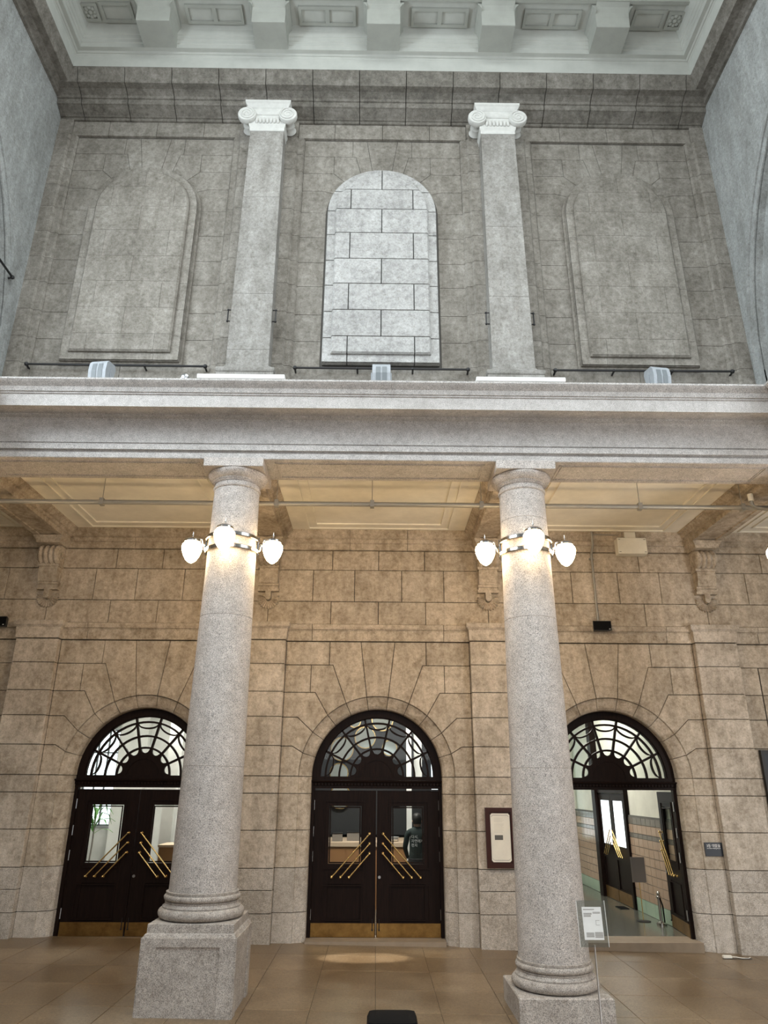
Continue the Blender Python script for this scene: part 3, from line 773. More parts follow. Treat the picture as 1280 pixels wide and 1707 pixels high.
for x, lab in ((-3*PX, 'carved stone scroll bracket under the leftmost aisle beam, with a broken shell'), (-PX, 'carved stone scroll bracket just right of the left column, behind its lamps'),
               (PX, 'carved stone scroll bracket just left of the right column, behind its lamps'), (3*PX, 'worn stone scroll bracket near the white wall box, under the rightmost beam')):
    t_ = thing('scroll_bracket', lab, 'bracket', (x, 0, 0), 'stone scroll brackets under the beams')
    for n, me in BM.items(): link_obj(n, me, t_)

# ------------------------------------------------------------------ upper pilasters with ionic capitals
def ionic(x, label, joints):
    t_ = thing('ionic_pilaster', label, 'pilaster', (x, 0, 0), 'tall pilasters with white scroll capitals')
    yf = -3.55; yb = YU-.091
    sec = lambda h, z, y=yf: [(-h, yb, z), (-h, y, z), (h, y, z), (h, yb, z)]
    hw = lambda z: .312-.03*(z-7.98)/4.6
    lv = [7.97]+joints+[12.57]
    for z0, z1 in zip(lv, lv[1:]):
        MB().loft([sec(hw(z0)-.003, z0+.001, yf+.003), sec(hw(z0), z0+.004), sec(hw(z1), z1-.004), sec(hw(z1)-.003, z1-.001, yf+.003)]).build('shaft_block', 'stone_grey_light', t_)
    b_ = MB().loft([sec(.41, 7.66, -3.66), sec(.41, 7.80, -3.66)])
    tor = [(.41, -3.66, 7.80)] + [(.395+.03*cos(radians(a)), -3.645-.03*cos(radians(a)), 7.845+.045*sin(radians(a))) for a in range(-80, 81, 20)] + [(.37, -3.62, 7.895), (.37, -3.62, 7.915), (.335, -3.575, 7.945), (.32, -3.56, 7.97)]
    b_.loft([sec(h, z, y) for h, y, z in tor]).build('base', 'stone_grey_light', t_, 40)
    W = 'capital_white'
    c = MB().loft([sec(h, z, y) for h, y, z in ((.285, -3.56, 12.57), (.292, -3.565, 12.575), (.292, -3.565, 12.64), (.305, -3.575, 12.66), (.31, -3.59, 12.69), (.31, -3.59, 12.705))]).build('collar', W, t_)
    MB().loft([sec(.285, 12.70, -3.57), sec(.285, 12.79, -3.58), sec(.30, 12.87, -3.60), sec(.30, 12.92, -3.60)]).build('echinus', W, t_)
    for k in range(7):                                # leaf ornament
        xx = -.18+k*.06
        MB().lathe([(.001, -.075), (.022, -.05), (.026, 0), (.018, .04), (.001, .07)], (xx, -3.585, 12.79), 8).build('leaf_ornament', W, t_, 60)
    MB().sx([(-3.54, 12.88), (-3.61, 12.88), (-3.625, 12.90), (-3.625, 12.94), (-3.62, 12.96), (-3.62, 13.015), (-3.54, 13.02)], -.36, .36).build('canalis', W, t_)
    for s_ in (-1, 1):
        v = MB(); cx, cz = s_*.345, 12.872
        v.lathe([(.09, -3.54), (.148, -3.55), (.155, -3.57), (.155, -3.63), (.145, -3.645), (.10, -3.645)], (cx, 0, cz), 28, 'y')
        vol = v.build('volute', W, t_, 40)
        pts = []
        for i in range(46):
            a = i/45*2*pi*2.25; r = .13*(1-i/45*.86)
            pts.append((cx+s_*r*sin(a)*-1, -3.646, cz+r*cos(a)))
        MB().tube(pts, [.016*(1-i/45*.6) for i in range(46)], 6).build('spiral', W, vol, 60)
        MB().lathe([(.11, -3.545), (.085, -3.52), (.075, -3.47), (.085, -3.44), (.095, -3.43), (.095, -3.40), (.085, -3.39), (.09, -3.34), (.11, -3.31), (.10, -3.295)], (cx, 0, cz-.015), 18, 'y').build('bolster', W, vol, 40)
    ab = [(.30, -3.57, 12.99), (.31, -3.58, 13.035), (.335, -3.60, 13.05), (.375, -3.64, 13.11), (.385, -3.66, 13.13), (.385, -3.66, 13.17)]
    MB().loft([sec(h, z, y) for h, y, z in ab]).build('abacus', W, t_)
    return t_
stone_mat('stone_grey_light', (.23, .22, .20), (.30, .29, .27), (.38, .37, .345), var=.12, blotch=1.8)
ionic(-1.95, 'grey stone pilaster with a white scroll capital, left of the pale arched panel', [8.25, 9.25, 11.15])
ionic(1.95, 'grey stone pilaster with a white scroll capital, right of the pale arched panel', [9.25, 10.6])

# ------------------------------------------------------------------ things on and above the ledge
for x0, x1, lab in ((-2.57, -1.345, 'flat white slab on the ledge at the foot of the left tall pilaster'), (1.345, 2.6, 'flat white slab on the ledge at the foot of the right tall pilaster')):
    xm = (x0+x1)/2; h = (x1-x0)/2
    m_ = MB().cbox(-h, h, -.14, .045, 0, .066, .004)
    tag(m_.build('stone_slab', 'slab_white', None, None, (xm, -3.705, 7.582)), lab, 'slab', 'white slabs on the ledge')
def rail(name, label, p0, p1, off, stands, group):
    t_ = thing(name, label, 'rail', p0, group)
    a, b_ = Vector((0, 0, 0)), Vector(p1)-Vector(p0); o_ = Vector(off)
    MB().tube([a, b_], .017, 8).build('bar', 'black_metal', t_, 40)
    for u in stands:
        q = a.lerp(b_, u)
        m_ = MB().tube([q+Vector((0, 0, -.012)), q+o_], .015, 6); m_.ball(q, .034 if u in (0, 1) else .026, 8)
        m_.build('stand_off', 'black_metal', t_, 40)
    return t_
G = 'black rails above the ledge'
rail('wall_rail', 'black metal rail below the left grey arched panel', (-5.28, -3.31, 8.115), (-2.62, -3.31, 8.105), (0, .10, -.02), (0, .36, .66, 1), G)
rail('wall_rail', 'black metal rail below the pale middle arched panel', (-1.28, -3.31, 8.098), (1.31, -3.31, 8.098), (0, .10, -.02), (0, .36, .68, 1), G)
rail('wall_rail', 'black metal rail below the right grey arched panel', (2.62, -3.31, 8.103), (5.29, -3.31, 8.115), (0, .10, -.02), (0, .33, .66, 1), G)
rail('side_wall_rail', 'short end of a black rail on the left side wall at the frame edge', (-5.54, -3.71, 9.37), (-5.54, -6.0, 9.37), (-.08, 0, -.02), (0, .5, 1), None)
for x, s_, lab in ((-1.95, -1, 'left side of the left tall pilaster'), (-1.95, 1, 'right side of the left tall pilaster'), (1.95, -1, 'left side of the right tall pilaster'), (1.95, 1, 'right side of the right tall pilaster')):
    m_ = MB(); x0 = s_*.3125; x1 = s_*.36
    m_.tube([(x0, 0, .1), (x1, 0, .1), (x1, 0, -.1), (x0, 0, -.1)], .011, 6)
    for z in (-.1, .1): m_.ball((x1, 0, z), .02, 6)
    tag(m_.build('pilaster_bracket', 'black_metal', None, None, (x, -3.5, 8.88)), 'small black cleat bracket on the '+lab, 'bracket', 'black cleats on the tall pilasters')
def flood(x, yaw, label):
    t_ = thing('floodlight', label, 'floodlight', (x, -3.56, 7.58), 'grey floodlights on the ledge', yaw)
    pr = [(-.13, .06), (-.15, .20), (-.135, .32), (-.09, .375), (.09, .40), (.12, .34), (.07, .08)]
    MB().sx(pr, -.13, .13).build('housing', 'fixture_grey', t_)
    for a, b_ in ((-.078, -.012), (.012, .078)):
        v = MB().add([(a, -.140, .08), (b_, -.140, .08), (b_, -.156, .20), (a, -.156, .20), (b_, -.142, .305), (a, -.142, .305)], [(0, 1, 2, 3), (3, 2, 4, 5)])
        v.build('vent', 'vent_dark', t_)
    MB().box(-.11, .11, .085, .118, .16, .40).build('lamp_glass', 'fixture_grey', t_)
    y_ = MB()
    for s_ in (-1, 1): y_.box(*sorted((s_*.135, s_*.15)), -.03, .02, .0, .27)
    y_.box(-.15, .15, -.04, .03, 0, .015)
    y_.build('yoke', 'fixture_grey', t_)
flood(-4.02, -.12, 'grey floodlight on the ledge below the left grey arched panel')
flood(.01, 0, 'grey floodlight on the ledge below the pale middle arched panel')
flood(4.02, .12, 'grey floodlight on the ledge below the right grey arched panel')
t_ = thing('spotlight', 'small silver spotlight on the ledge between the left floodlight and pilaster', 'spotlight', (-2.80, -3.6, 7.58))
MB().lathe([(.035, -.06), (.05, -.05), (.055, .04), (.06, .06), (.05, .06), (.045, .03)], (0, 0, .14), 14, 'y').build('lamp_head', 'steel', t_, 40)
MB().tube([(-.065, 0, .14), (-.065, 0, .02), (.065, 0, .02), (.065, 0, .14)], .01, 6).build('yoke', 'steel', t_)
MB().lathe([(.05, 0), (.05, .02)], (0, 0, 0), 12).build('base', 'black_metal', t_)

# ------------------------------------------------------------------ aisle services
t_ = thing('ceiling_pipe', 'long grey conduit pipe hung on thin rods under the aisle ceiling', 'pipe', (0, -2.5, 6.232))
for x0, x1 in ((-8.4, -4.0), (-4.0, -.4), (-.4, 3.0), (3.0, 8.4)):
    MB().lathe([(.036, x0+.002), (.036, x1-.002)], (0, 0, 0), 12, 'x').build('pipe_length', 'pipe_grey', t_, 40)
for x in (-4.17, -2.45, -1.55, -.11, 1.54, 3.94, 5.5):
    MB().box(x-.03, x+.03, -.045, .045, -.05, .055).build('clamp', 'pipe_grey', t_)
    beam = min(abs(x-k) for k in (-PX, PX, -3*PX, 3*PX)) < .39
    MB().tube([(x, 0, .05), (x, 0, .26 if beam else .43)], .006, 6).build('hanger_rod', 'pipe_grey', t_)
t_ = thing('conduit_drop', 'short conduit drop from the rightmost beam to the ceiling pipe', 'conduit', (5.62, -2.56, 6.2))
MB().tube([(0, 0, .225), (0, 0, .06), (.05, 0, .01), (.3, 0, -.02), (1.4, 0, -.02)], .028, 8).build('conduit', 'pipe_grey', t_, 40)
MB().lathe([(.04, .12), (.04, .23)], (0, 0, 0), 10).build('white_sleeve', 'box_white', t_, 40)
t_ = thing('junction_box', 'white wall box high on the right of the aisle wall, beside a bracket', 'box', (4.6, 0, 6.36))
MB().cbox(-.265, .265, -.26, -.08, -.15, .155, .008).build('housing', 'box_white', t_)
MB().box(-.10, .10, -.2, -.05, .155, .285).build('mount', 'box_white', t_)
for x, z in ((-.23, .12), (.23, .12), (-.23, -.115), (.23, -.115)): MB().box(x-.018, x+.018, -.262, -.258, z-.004, z+.004).build('lid_clip', 'black_plastic', t_)
t_ = thing('wall_conduit', 'grey cable conduit running from the white wall box down to the right speaker', 'conduit', (0, 0, 0))
MB().tube([(4.40, -.14, 6.60), (4.0, -.17, 6.60), (3.93, -.17, 6.595), (3.905, -.17, 6.56), (3.9, -.17, 6.45)], .011, 6).build('cable', 'pipe_grey', t_, 40)
MB().tube([(3.90, -.045, 6.3), (3.90, -.045, 5.0)], .021, 8).build('conduit', 'pipe_grey', t_, 40)
MB().tube([(3.90, -.19, 6.66), (3.90, -.19, 6.40), (3.90, -.12, 6.32), (3.90, -.045, 6.24)], .021, 8).build('offset_bend', 'pipe_grey', t_, 40)
MB().box(3.86, 3.94, -.055, .002, 6.16, 6.19).build('clip', 'pipe_grey', t_)
def speaker(x, label):
    t_ = thing('wall_speaker', label, 'speaker', (x, -.02, 4.90), 'black wall speakers')
    MB().loft([[(-.12, -.06, -.075), (.12, -.06, -.075), (.12, -.06, .075), (-.12, -.06, .075)], [(-.16, -.20, -.085), (.16, -.20, -.085), (.16, -.20, .085), (-.16, -.20, .085)]]).build('cabinet', 'black_plastic', t_)
    MB().cbox(-.15, .15, -.212, -.195, -.075, .075, .004).build('grille', 'black_cloth', t_)
    MB().box(.11, .135, -.216, -.211, -.065, -.055).build('badge', 'letter_white', t_)
    MB().box(-.04, .04, -.08, .02, -.04, .04).build('mount', 'black_metal', t_)
speaker(3.91, 'small black wall speaker at the foot of the conduit, right of the right column')
speaker(-6.60, 'small black wall speaker cut by the left frame edge')

# ------------------------------------------------------------------ notices and small things
t_ = thing('framed_notice', 'tall notice in a dark wooden frame, hung left of the right column', 'notice', (1.967, -.128, 1.517))
fr = MB(); W_, H_ = .235, .436; e = .062
for q in ((-W_, W_, -H_, -H_+e), (-W_, W_, H_-e, H_), (-W_, -W_+e, -H_+e, H_-e), (W_-e, W_, -H_+e, H_-e)): fr.box(q[0], q[1], -.05, 0, q[2], q[3])
fr.build('frame', 'frame_wood', t_)
MB().box(-W_+.05, W_-.05, -.02, -.005, -H_+.05, H_-.05).build('mat_board', 'frame_wood', t_)
pp = MB(); a, b_, k = .155, .352, .025
pp.prism([(-a+k, -b_), (a-k, -b_), (a, -b_+k), (a, b_-k), (a-k, b_), (-a+k, b_), (-a, b_-k), (-a, -b_+k)], -.026, -.019).build('paper', 'paper', t_)
bd = MB()
for z, s_ in ((.325, 1), (-.325, -1)):
    bd.box(-.115, .115, -.028, -.025, z-.003, z+.003)
    for q in (-1, 1): bd.prism([(q*.115, z-.003), (q*.138, z-s_*.022-.003), (q*.138, z-s_*.022+.003), (q*.115, z+.003)], -.028, -.025)
bd.build('printed_border', 'letter_grey', t_)
MB().box(-.095, .035, -.028, -.025, -.035, .075-.04).build('printed_photo', 'photo_grey', t_)
ln = MB()
for i in range(13):
    if i == 4: continue
    ln.box(-.10, -.10+random.uniform(.13, .18), -.0275, -.025, .28-i*.0175, .283-i*.0175)
ln.build('printed_lines', 'letter_faint', t_, kind='stuff')
t_ = thing('room_plaque', 'dark navy room sign with white lettering, on the jamb right of the open door', 'sign', (5.382, -.002, 1.352))
MB().cbox(-.142, .142, -.018, 0, -.1, .1, .002).build('plate', 'navy', t_)
text('lettering', '3등 대합실', .05, 'letter_white', t_, (0, -.019, .035)); text('lettering', '3rd Class Waiting Room', .022, 'letter_white', t_, (0, -.019, .008))
t_ = thing('information_stand', 'clear acrylic notice stand on a thin post, beside the right column', 'sign', (2.262, -4.02, -.036))
MB().tube([(0, 0, .0), (0, 0, .78)], .009, 8).build('post', 'steel', t_, 40)
MB().lathe([(.11, 0), (.11, .008), (.03, .016)], n=20).build('base', 'steel', t_)
pl = MB().box(-.148, .148, -.006, .006, 0, .425).build('panel', 'acrylic', t_); pl.location = (0, -.01, .76); pl.rotation_euler = (-.10, 0, 0)
MB().box(-.098, .105, -.009, -.0062, .065, .365).build('printed_sheet', 'sheet', pl)
ln = MB()
ln.box(-.085, .03, -.0105, -.009, .338, .346)
for x0, x1, z0, z1 in ((-.085, -.0, .295, .315), (.012, .09, .305, .318), (-.085, -.01, .275, .292), (-.075, .005, .09, .14), (.015, .098, .085, .145)):
    n = max(2, int((z1-z0)/.009))
    for i in range(n): ln.box(x0, x1, -.0105, -.009, z0+i*.009, z0+i*.009+.0055)
for q in ((.035, .075, .24, .243), (.035, .038, .20, .24), (.035, .075, .198, .201)): ln.box(q[0], q[1], -.0105, -.009, q[2], q[3])
ln.build('printed_lines', 'letter_grey', pl, kind='stuff')
for x in (-.149, .149): MB().box(x-.0015, x+.0015, -.0065, .0065, 0, .425).build('polished_edge', 'letter_white', pl)
t_ = thing('power_adapter', 'small white adapter with a cable on the floor under the navy room sign', 'adapter', (5.20, -.36, -.083))
MB().cbox(-.065, .065, -.03, .03, .002, .04, .006).build('body', 'box_white', t_)
MB().tube([(.065, 0, .02), (.14, .03, .012), (.22, -.02, .008), (.30, -.03, .006), (.36, .04, .006)], .006, 6).build('cable', 'box_white', t_, 60)
MB().box(-.09, .34, -.055, -.045, .0, .008).build('cable_tape', 'black_plastic', t_)
t_ = thing('dark_board', 'dark navy board on the wall at the right frame edge', 'board', (6.85, 0, 0))
MB().box(-.46, .46, -.06, .02, .2, 2.84).build('panel', 'navy', t_)
b_ = MB()
for q in ((-.47, .47, 2.80, 2.86), (-.47, -.42, .2, 2.80), (.42, .47, .2, 2.80)): b_.box(q[0], q[1], -.075, .02, q[2], q[3])
b_.build('frame', 'black_metal', t_)
t_ = thing('black_stand', 'black boxy stand with a chamfered top, cut by the bottom frame edge', 'stand', (.10, -7.0, -.004))
q = lambda h, d, z, o=0: [(-h+o, -d, z), (h-o, -d, z), (h, -d+.02, z), (h, d-.02, z), (h-o, d, z), (-h+o, d, z), (-h, d-.02, z), (-h, -d+.02, z)]
MB().loft([q(.155, .15, .0, .02), q(.165, .16, .04, .03), q(.165, .16, .84, .03), q(.15, .145, .875, .03), q(.11, .10, .887, .02)]).build('body', 'black_cloth', t_, 30)
MB().box(-.10, .06, -.168, -.158, .70, .72).build('handle', 'black_plastic', t_)

# ------------------------------------------------------------------ rooms behind the doors
def room(x0, x1, y1, z1, wm, fm, name, cm='room_white'):
    structure('floor_'+name, MB().box(x0, x1, .5, y1, -.15, .05), fm)
    structure('ceiling_'+name, MB().box(x0, x1, .5, y1, z1, z1+.2), cm)
    structure('wall_'+name, MB().box(x0-.1, x1+.1, y1, y1+.15, -.1, z1), wm)
    structure('wall_'+name+'_side', MB().box(x0-.12, x0, .5, y1, -.1, z1).box(x1, x1+.12, .5, y1, -.1, z1), wm)
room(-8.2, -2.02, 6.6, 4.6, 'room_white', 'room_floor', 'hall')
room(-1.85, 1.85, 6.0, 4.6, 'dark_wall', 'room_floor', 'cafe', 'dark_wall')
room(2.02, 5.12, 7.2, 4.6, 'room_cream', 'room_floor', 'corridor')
def ceiling_panel(name, x, y, z, sx, sy, power, label, col=(1, .96, .88), m_='lamp_glow'):
    t_ = thing(name, label, 'lamp', (x, y, z))
    MB().box(-sx/2, sx/2, -sy/2, sy/2, -.05, 0).build('housing', 'fixture_grey', t_)
    MB().box(-sx/2+.02, sx/2-.02, -sy/2+.02, sy/2-.02, -.056, -.05).build('diffuser', m_, t_)
    l = bpy.data.lights.new(name+'_light', 'AREA'); l.shape = 'RECTANGLE'; l.size = sx; l.size_y = sy; l.energy = power; l.color = col
    o = bpy.data.objects.new(name+'_light', l); COL.objects.link(o); o.parent = t_; o.location = (0, 0, -.07)
ceiling_panel('ceiling_light', -4.4, 3.2, 4.58, 2.2, 1.6, 150, 'light panel on the ceiling of the room behind the left door')  # added out of view to light this room, no known fixture
ceiling_panel('ceiling_light', 0, 1.7, 4.58, 1.6, 1.0, 190, 'light panel on the ceiling of the cafe behind the middle door')  # added out of view, set forward to light the counter front
ceiling_panel('ceiling_light', 3.9, 3.4, 4.58, .25, 1.8, 110, 'light strip on the ceiling of the corridor behind the open door')
# corridor: tiled dado, glazed door, green window
dado = structure('trim_1', MB().box(5.085, 5.12, .5, 7.2, .05, 1.75), 'mortar_pale')
def tile_row(z0, z1, m_, w_, y0, y1):
    me = MB().loft([[(5.086, y, z) for y, z in ((.003, 0.003), (w_-.003, .003), (w_-.003, z1-z0-.003), (.003, z1-z0-.003))], [(5.076, y, z) for y, z in ((.006, .006), (w_-.006, .006), (w_-.006, z1-z0-.006), (.006, z1-z0-.006))]]).mesh('wall_tile', m_)
    y = y0
    while y < y1-.05:
        link_obj('wall_tile', me, dado, (0, y, z0)); y += w_
for a, b_ in ((.6, 3.1), (5.2, 7.1)):
    tile_row(.05, .285, 'tile_green', .5, a, b_)
    z = .285
    for k in range(7): tile_row(z, z+.152, 'tile_pink', .25, a, b_); z += .152
    tile_row(z, z+.08, 'tile_dark', .25, a, b_); z += .08
    tile_row(z, z+.16, 'tile_pink', .25, a, b_); z += .16
    tile_row(z, z+.13, 'tile_dark', .25, a, b_)
gd = structure('door_4', None, None, (5.08, 0, 0))
fr = MB().box(-.05, .04, 3.08, 3.18, .05, 2.25).box(-.10, .04, 4.95, 5.2, .05, 4.0).box(-.05, .04, 3.18, 4.95, 2.15, 2.25).build('door_frame', 'dark_wood', gd)
for y0 in (3.19, 4.07):
    d = MB()
    for q in ((0, .10, .05, 2.14), (.78, .87, .05, 2.14), (.10, .78, 2.0, 2.14), (.10, .78, .85, 1.12), (.10, .78, .05, .3)): d.box(-.03, .02, y0+q[0], y0+q[1], q[2], q[3])
    d.box(-.01, .015, y0+.1, y0+.78, .3, .85)
    lf = d.build('door_leaf', 'dark_wood', gd)
    MB().box(-.004, .004, y0+.10, y0+.78, 1.12, 2.0).build('daylit_pane', 'daylight_pane', lf)
    MB().box(-.036, -.029, y0+.01, y0+.86, .06, .28).build('kick_plate', 'kick_brass', lf)
    s_ = 1 if y0 < 4 else -1; ym = y0+.80 if y0 < 4 else y0+.06
    for k in range(3): MB().tube([(-.08, ym, 1.42-.12*k), (-.08, ym-s_*(.55-.12*k), .92)], .012, 8).build('handle_bar', 'brass', lf, 40)
wn = structure('window_1', None, None, (4.6, 7.18, 0))
MB().box(-.42, .30, -.02, .0, 1.1, 3.6).build('daylit_pane', 'daylight_pane', wn)
b_ = MB()
for q in ((.30, .36, 1.05, 3.65), (-.48, -.42, 1.05, 3.65), (-.06, -.02, 1.1, 3.6)): b_.box(q[0], q[1], -.06, .0, q[2], q[3])
for z in (1.05, 1.6, 2.2, 2.9, 3.6): b_.box(-.48, .36, -.06, 0, z, z+.05)
b_.build('window_frame', 'green_paint', wn)
MB().box(-.5, .42, -.16, 0, 1.0, 1.06).build('window_sill', 'room_white', wn)
t_ = thing('sign_stand', 'brown notice board on a thin brass post, standing beyond the open door', 'sign', (4.76, 1.85, .05))
MB().box(-.125, .125, -.01, .01, .62, 1.03).build('panel', 'pot', t_)
MB().tube([(0, .012, .0), (0, .012, .66)], .009, 8).build('post', 'brass', t_, 40)
MB().lathe([(.12, 0), (.12, .01), (.03, .018)], n=18).build('base', 'black_metal', t_)
t_ = thing('rope_stanchion', 'short silver stanchion post by the tiled wall beyond the open door', 'stanchion', (4.955, 1.52, .05))
MB().lathe([(.085, 0), (.085, .03), (.05, .045), (.028, .06), (.028, .40), (.045, .41), (.045, .44), (.02, .46)], n=16).build('post', 'chrome', t_, 40)
MB().ball((0, 0, .485), .035, 10).build('knob', 'chrome', t_, 60)
MB().tube([(.0, -.05, .42), (.02, -.09, .30), (.02, -.10, .05)], .012, 6).build('hook_rope', 'black_cloth', t_, 60)
tag(MB().cbox(-.09, .09, -.16, .16, 0, .012, .003).build('floor_mat', 'black_cloth', None, None, (4.86, 3.35, .05)), 'small dark mat on the corridor floor near the glazed door', 'mat')
t_ = thing('wall_sconce', 'small dark wall lamp high inside the room behind the open door', 'lamp', (3.35, 7.15, 3.55))
MB().box(-.12, .12, -.2, 0, -.2, .2).build('shade', 'black_metal', t_); MB().box(-.03, .03, -.05, .03, -.3, -.2).build('arm', 'black_metal', t_)

# cafe: counter, boxes, discs, post, person
t_ = thing('cafe_counter', 'wooden counter seen through the panes of the middle door', 'counter', (0, 3.0, .05))
MB().box(-1.8, .62, 0, .6, 0, 1.10).build('body', 'counter_wood', t_)
MB().box(-1.82, .66, -.03, 1.5, 1.10, 1.175).build('worktop', 'counter_top', t_)
for k in range(4): MB().box(-1.78+k*.6, -1.22+k*.6, -.012, .0, .12, 1.06).build('front_panel', 'counter_wood', t_)
for x, y, h, wd, lab in ((-.78, 3.30, .14, .2, 'dark square box on the cafe counter, left one of two'), (-.46, 3.45, .15, .26, 'dark wide box on the cafe counter, right one of two')):
    t_ = thing('counter_box', lab, 'box', (x, y, 1.225))
    MB().box(-wd/2, wd/2, -.08, .08, 0, h).build('body', 'pot', t_); MB().box(-wd/2-.006, wd/2+.006, -.086, .086, h, h+.02).build('lid', 'black_plastic', t_)
t_ = thing('dish', 'stacked pale dish on the cafe counter near the white post', 'dish', (.36, 3.25, 1.225))
MB().lathe([(.05, 0), (.09, .03), (.10, .045), (.09, .045), (.05, .02)], n=20).build('bowl', 'room_white', t_, 40); MB().lathe([(.08, .05), (.10, .075), (.11, .09), (.10, .09)], n=20).build('saucer', 'fixture_grey', t_, 40)
def disc(x, y, z, r, label):
    t_ = thing('round_mirror', label, 'mirror', (x, y, z), 'round gilt mirrors in the cafe')
    MB().lathe([(r, 0), (r, .03), (r-.02, .05)], n=36, axis='y').build('mirror_face', 'disc_metal', t_, 40)
    MB().ring((0, 0), r-.004, r+.018, 0, 2*pi, -.012, .03, 36).build('rim', 'brass', t_, 40)
def disc_mat():
    m, t, b = mat('disc_metal', (.62, .68, .66), .12, .55)
disc_mat()
for x, z, r, lab in ((-.82, 2.03, .24, 'low round gilt mirror seen in the left pane of the middle door'), (-.80, 3.06, .25, 'round gilt mirror behind the left of the middle fanlight'), (-.27, 3.32, .23, 'large round gilt mirror behind the upper left of the middle fanlight'),
                     (.30, 3.09, .16, 'round gilt mirror behind the right of the middle fanlight'), (.13, 3.72, .24, 'round gilt mirror behind the crown of the middle fanlight'), (-.52, 3.68, .13, 'small round gilt mirror high behind the left of the middle fanlight'),
                     (-.86, 2.54, .20, 'round gilt mirror just above the transom of the middle door')):
    disc(x, 4.9, z, r, lab)
structure('screen_wall', MB().box(-1.85, 1.85, 4.98, 5.1, 1.25, 4.6), 'dark_wall')
structure('post', MB().box(.60, .70, 2.75, 2.85, .05, 4.6), 'room_white')
structure('post', MB().box(.76, .92, 2.9, 3.0, 2.3, 4.6), 'room_white')
structure('window_3', MB().box(1.26, 1.62, 4.955, 4.975, 2.2, 3.4), 'daylight_pane')
t_ = thing('monitor', 'small lit screen on the dark cafe wall beyond the middle door', 'screen', (.42, 4.9, 1.93))
MB().box(-.11, .11, 0, .04, -.07, .07).build('case', 'black_plastic', t_); MB().box(-.095, .095, -.004, .001, -.055, .055).build('display', 'screen', t_)
def person():
    t_ = thing('person', 'person with dark hair and dark printed T-shirt seen from behind through the middle door', 'person', (.76, 2.0, .05), rz=-.12)
    V = [(0, 0, .95), (0, -.01, 1.12), (0, 0, 1.32), (0, .01, 1.44), (0, 0, 1.52), (-.17, 0, 1.41), (-.23, .02, 1.15), (-.19, .16, .98), (-.15, .24, .98), (.17, 0, 1.41), (.23, .02, 1.15), (.19, .16, .98), (.15, .24, .98),
         (-.09, 0, .88), (-.10, .01, .48), (-.10, -.02, .08), (-.11, .12, .03), (.09, 0, .88), (.10, .01, .48), (.10, -.02, .08), (.11, .12, .03)]
    Ed = [(0, 1), (1, 2), (2, 3), (3, 4), (3, 5), (5, 6), (6, 7), (7, 8), (3, 9), (9, 10), (10, 11), (11, 12), (0, 13), (13, 14), (14, 15), (15, 16), (0, 17), (17, 18), (18, 19), (19, 20)]
    Rr = [(.155, .11), (.145, .10), (.165, .11), (.09, .08), (.052, .055), (.068, .065), (.048, .048), (.032, .032), (.03, .02), (.068, .065), (.048, .048), (.032, .032), (.03, .02),
          (.10, .10), (.062, .065), (.042, .045), (.035, .04), (.10, .10), (.062, .065), (.042, .045), (.035, .04)]
    me = bpy.data.meshes.new('body'); me.from_pydata(V, Ed, []); o = link_obj('body', me, t_)
    me.materials.append(MATS['shirt'])
    o.modifiers.new('skin', 'SKIN'); sv = me.skin_vertices[0].data
    for i, r in enumerate(Rr): sv[i].radius = r
    sv[0].use_root = True
    ss = o.modifiers.new('sub', 'SUBSURF'); ss.levels = 2; ss.render_levels = 2
    prof = [(.001, -.125), (.045, -.12), (.065, -.085), (.078, -.02), (.082, .03), (.075, .08), (.05, .112), (.001, .125)]
    hd = MB().lathe(prof, (0, 0, 0), 18).build('head', 'skin', t_, 60); hd.location = (0, .015, 1.615); hd.scale = (.95, 1.12, 1)
    hr = MB().lathe([(.08, -.055), (.088, 0), (.091, .04), (.083, .092), (.055, .125), (.001, .138)], (0, 0, 0), 18).build('hair', 'hair', hd, 60); hr.location = (0, -.012, 0)
    for s_ in (-1, 1): MB().ball((s_*.083, .0, -.01), .022, 8).build('ear', 'skin', hd, 60)
    MB().lathe([(.012, -.025), (.018, -.01), (.006, .03)], (0, .082, -.02), 8).build('nose', 'skin', hd, 60)
    for s_ in (-1, 1):
        hnd = MB().tube([(s_*.17, .2, .98), (s_*.15, .27, .985), (s_*.14, .31, .98)], [.022, .036, .03], 8)
        for k in range(4): hnd.tube([(s_*.14+(k-1.5)*.019, .30, .985), (s_*.14+(k-1.5)*.019, .345, .98), (s_*.14+(k-1.5)*.018, .36+.008*(k in (1, 2)), .955)], [.010, .009, .007], 6)
        hnd.tube([(s_*.12, .26, .985), (s_*.085, .30, .985)], [.011, .008], 6); hnd.build('hand', 'skin', t_, 60)
    leg = MB()
    for s_ in (-1, 1): leg.lathe([(.075, .08), (.085, .4), (.11, .75), (.125, .93)], (s_*.09, 0, 0), 14)
    leg.lathe([(.17, .86), (.172, .98)], (0, 0, 0), 16).build('trousers', 'trousers', t_, 50)
    for body, z in (('다시,', 1.325), ('자연에게', 1.255), ('편지', 1.185)):
        tx_ = text('shirt_lettering', body, .062, 'letter_white', t_, (-.10, -.132, z), (pi/2, 0, 0), 'LEFT')
person()

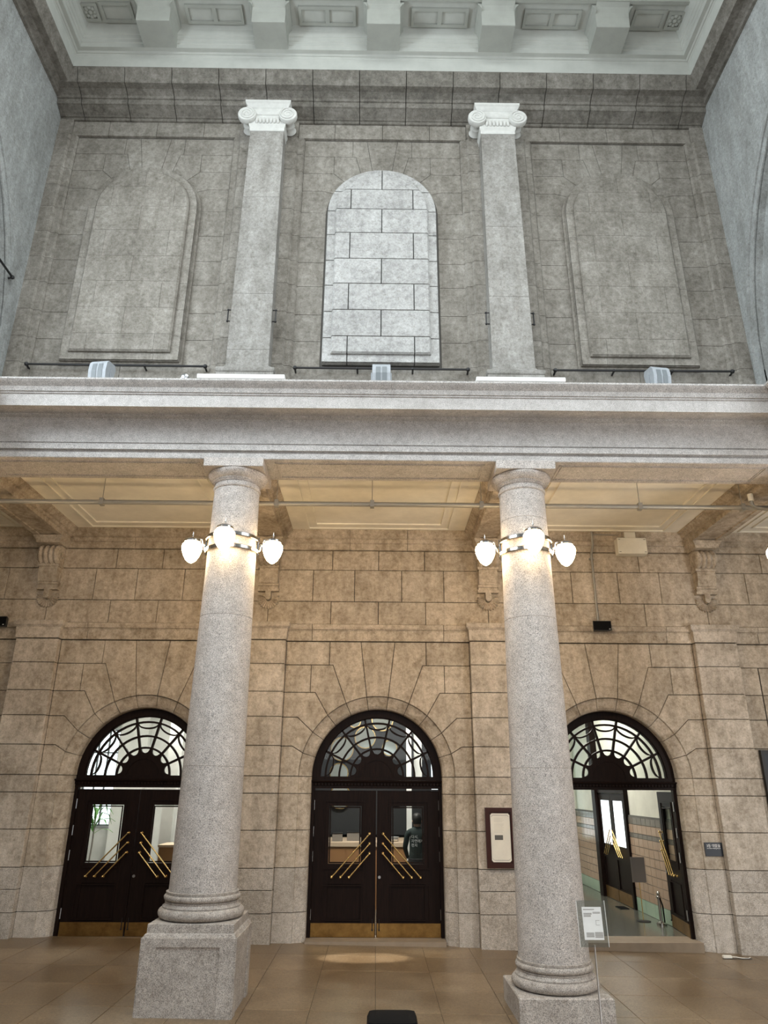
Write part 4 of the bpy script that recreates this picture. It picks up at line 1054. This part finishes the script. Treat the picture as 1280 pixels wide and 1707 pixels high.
# room behind the left door: big gridded window, plant, pale column, counter
wn = structure('window_2', None, None, (-6.4, 6.58, 0))
MB().box(-.85, -.08, -.02, 0, 1.35, 3.55).build('daylit_pane', 'daylight_pane', wn)
b_ = MB()
for x in (-.87, -.61, -.36, -.10): b_.box(x-.018, x+.018, -.06, 0, 1.33, 3.58)
for z in (1.33, 1.9, 2.45, 3.0, 3.54): b_.box(-.88, -.08, -.06, 0, z, z+.03)
b_.build('window_frame', 'vent_dark', wn)
structure('post', MB().box(-6.40, -5.70, 6.2, 6.4, .05, 4.6), 'room_white')
structure('post', MB().box(-4.40, -4.16, 3.4, 3.6, .05, 4.6), 'room_white')
structure('partition', MB().box(-4.14, -3.2, 3.9, 4.0, .05, 4.2), 'fixture_grey')
t_ = thing('potted_palm', 'leafy green plant in front of the bright window behind the left door', 'plant', (-6.55, 5.6, .05))
MB().lathe([(.13, 0), (.17, .3), (.18, .32), (.15, .32)], n=18).build('pot', 'pot', t_, 40)
MB().tube([(0, 0, .3), (.03, 0, .9), (.02, .02, 1.5)], .02, 6).build('stem', 'pot', t_)
for k in range(16):
    a = k*2.4; up = .15+.5*(k % 4)/4; R_ = .38; z0 = 1.15+.45*(k/16)
    pts = [(0.02, 0, z0), (R_*.5*cos(a), R_*.5*sin(a), z0+up*.7), (R_*cos(a), R_*sin(a), z0+up*.6), (R_*1.25*cos(a), R_*1.25*sin(a), z0+up*.2)]
    m_ = MB(); nrm = Vector((-sin(a), cos(a), 0)); wd = [.008, .03, .026, .003]
    m_.loft([[Vector(p)-nrm*w0, Vector(p)+Vector((0, 0, .008)), Vector(p)+nrm*w0, Vector(p)-Vector((0, 0, .004))] for p, w0 in zip(pts, wd)])
    m_.build('leaf', 'leaf', t_)
t_ = thing('side_counter', 'brown counter seen low in the right pane of the left door', 'counter', (-3.6, 2.2, .05))
MB().box(-.45, .45, 0, .6, 0, 1.13).build('body', 'counter_wood', t_); MB().box(-.47, .47, -.02, .62, 1.13, 1.17).build('worktop', 'counter_top', t_)
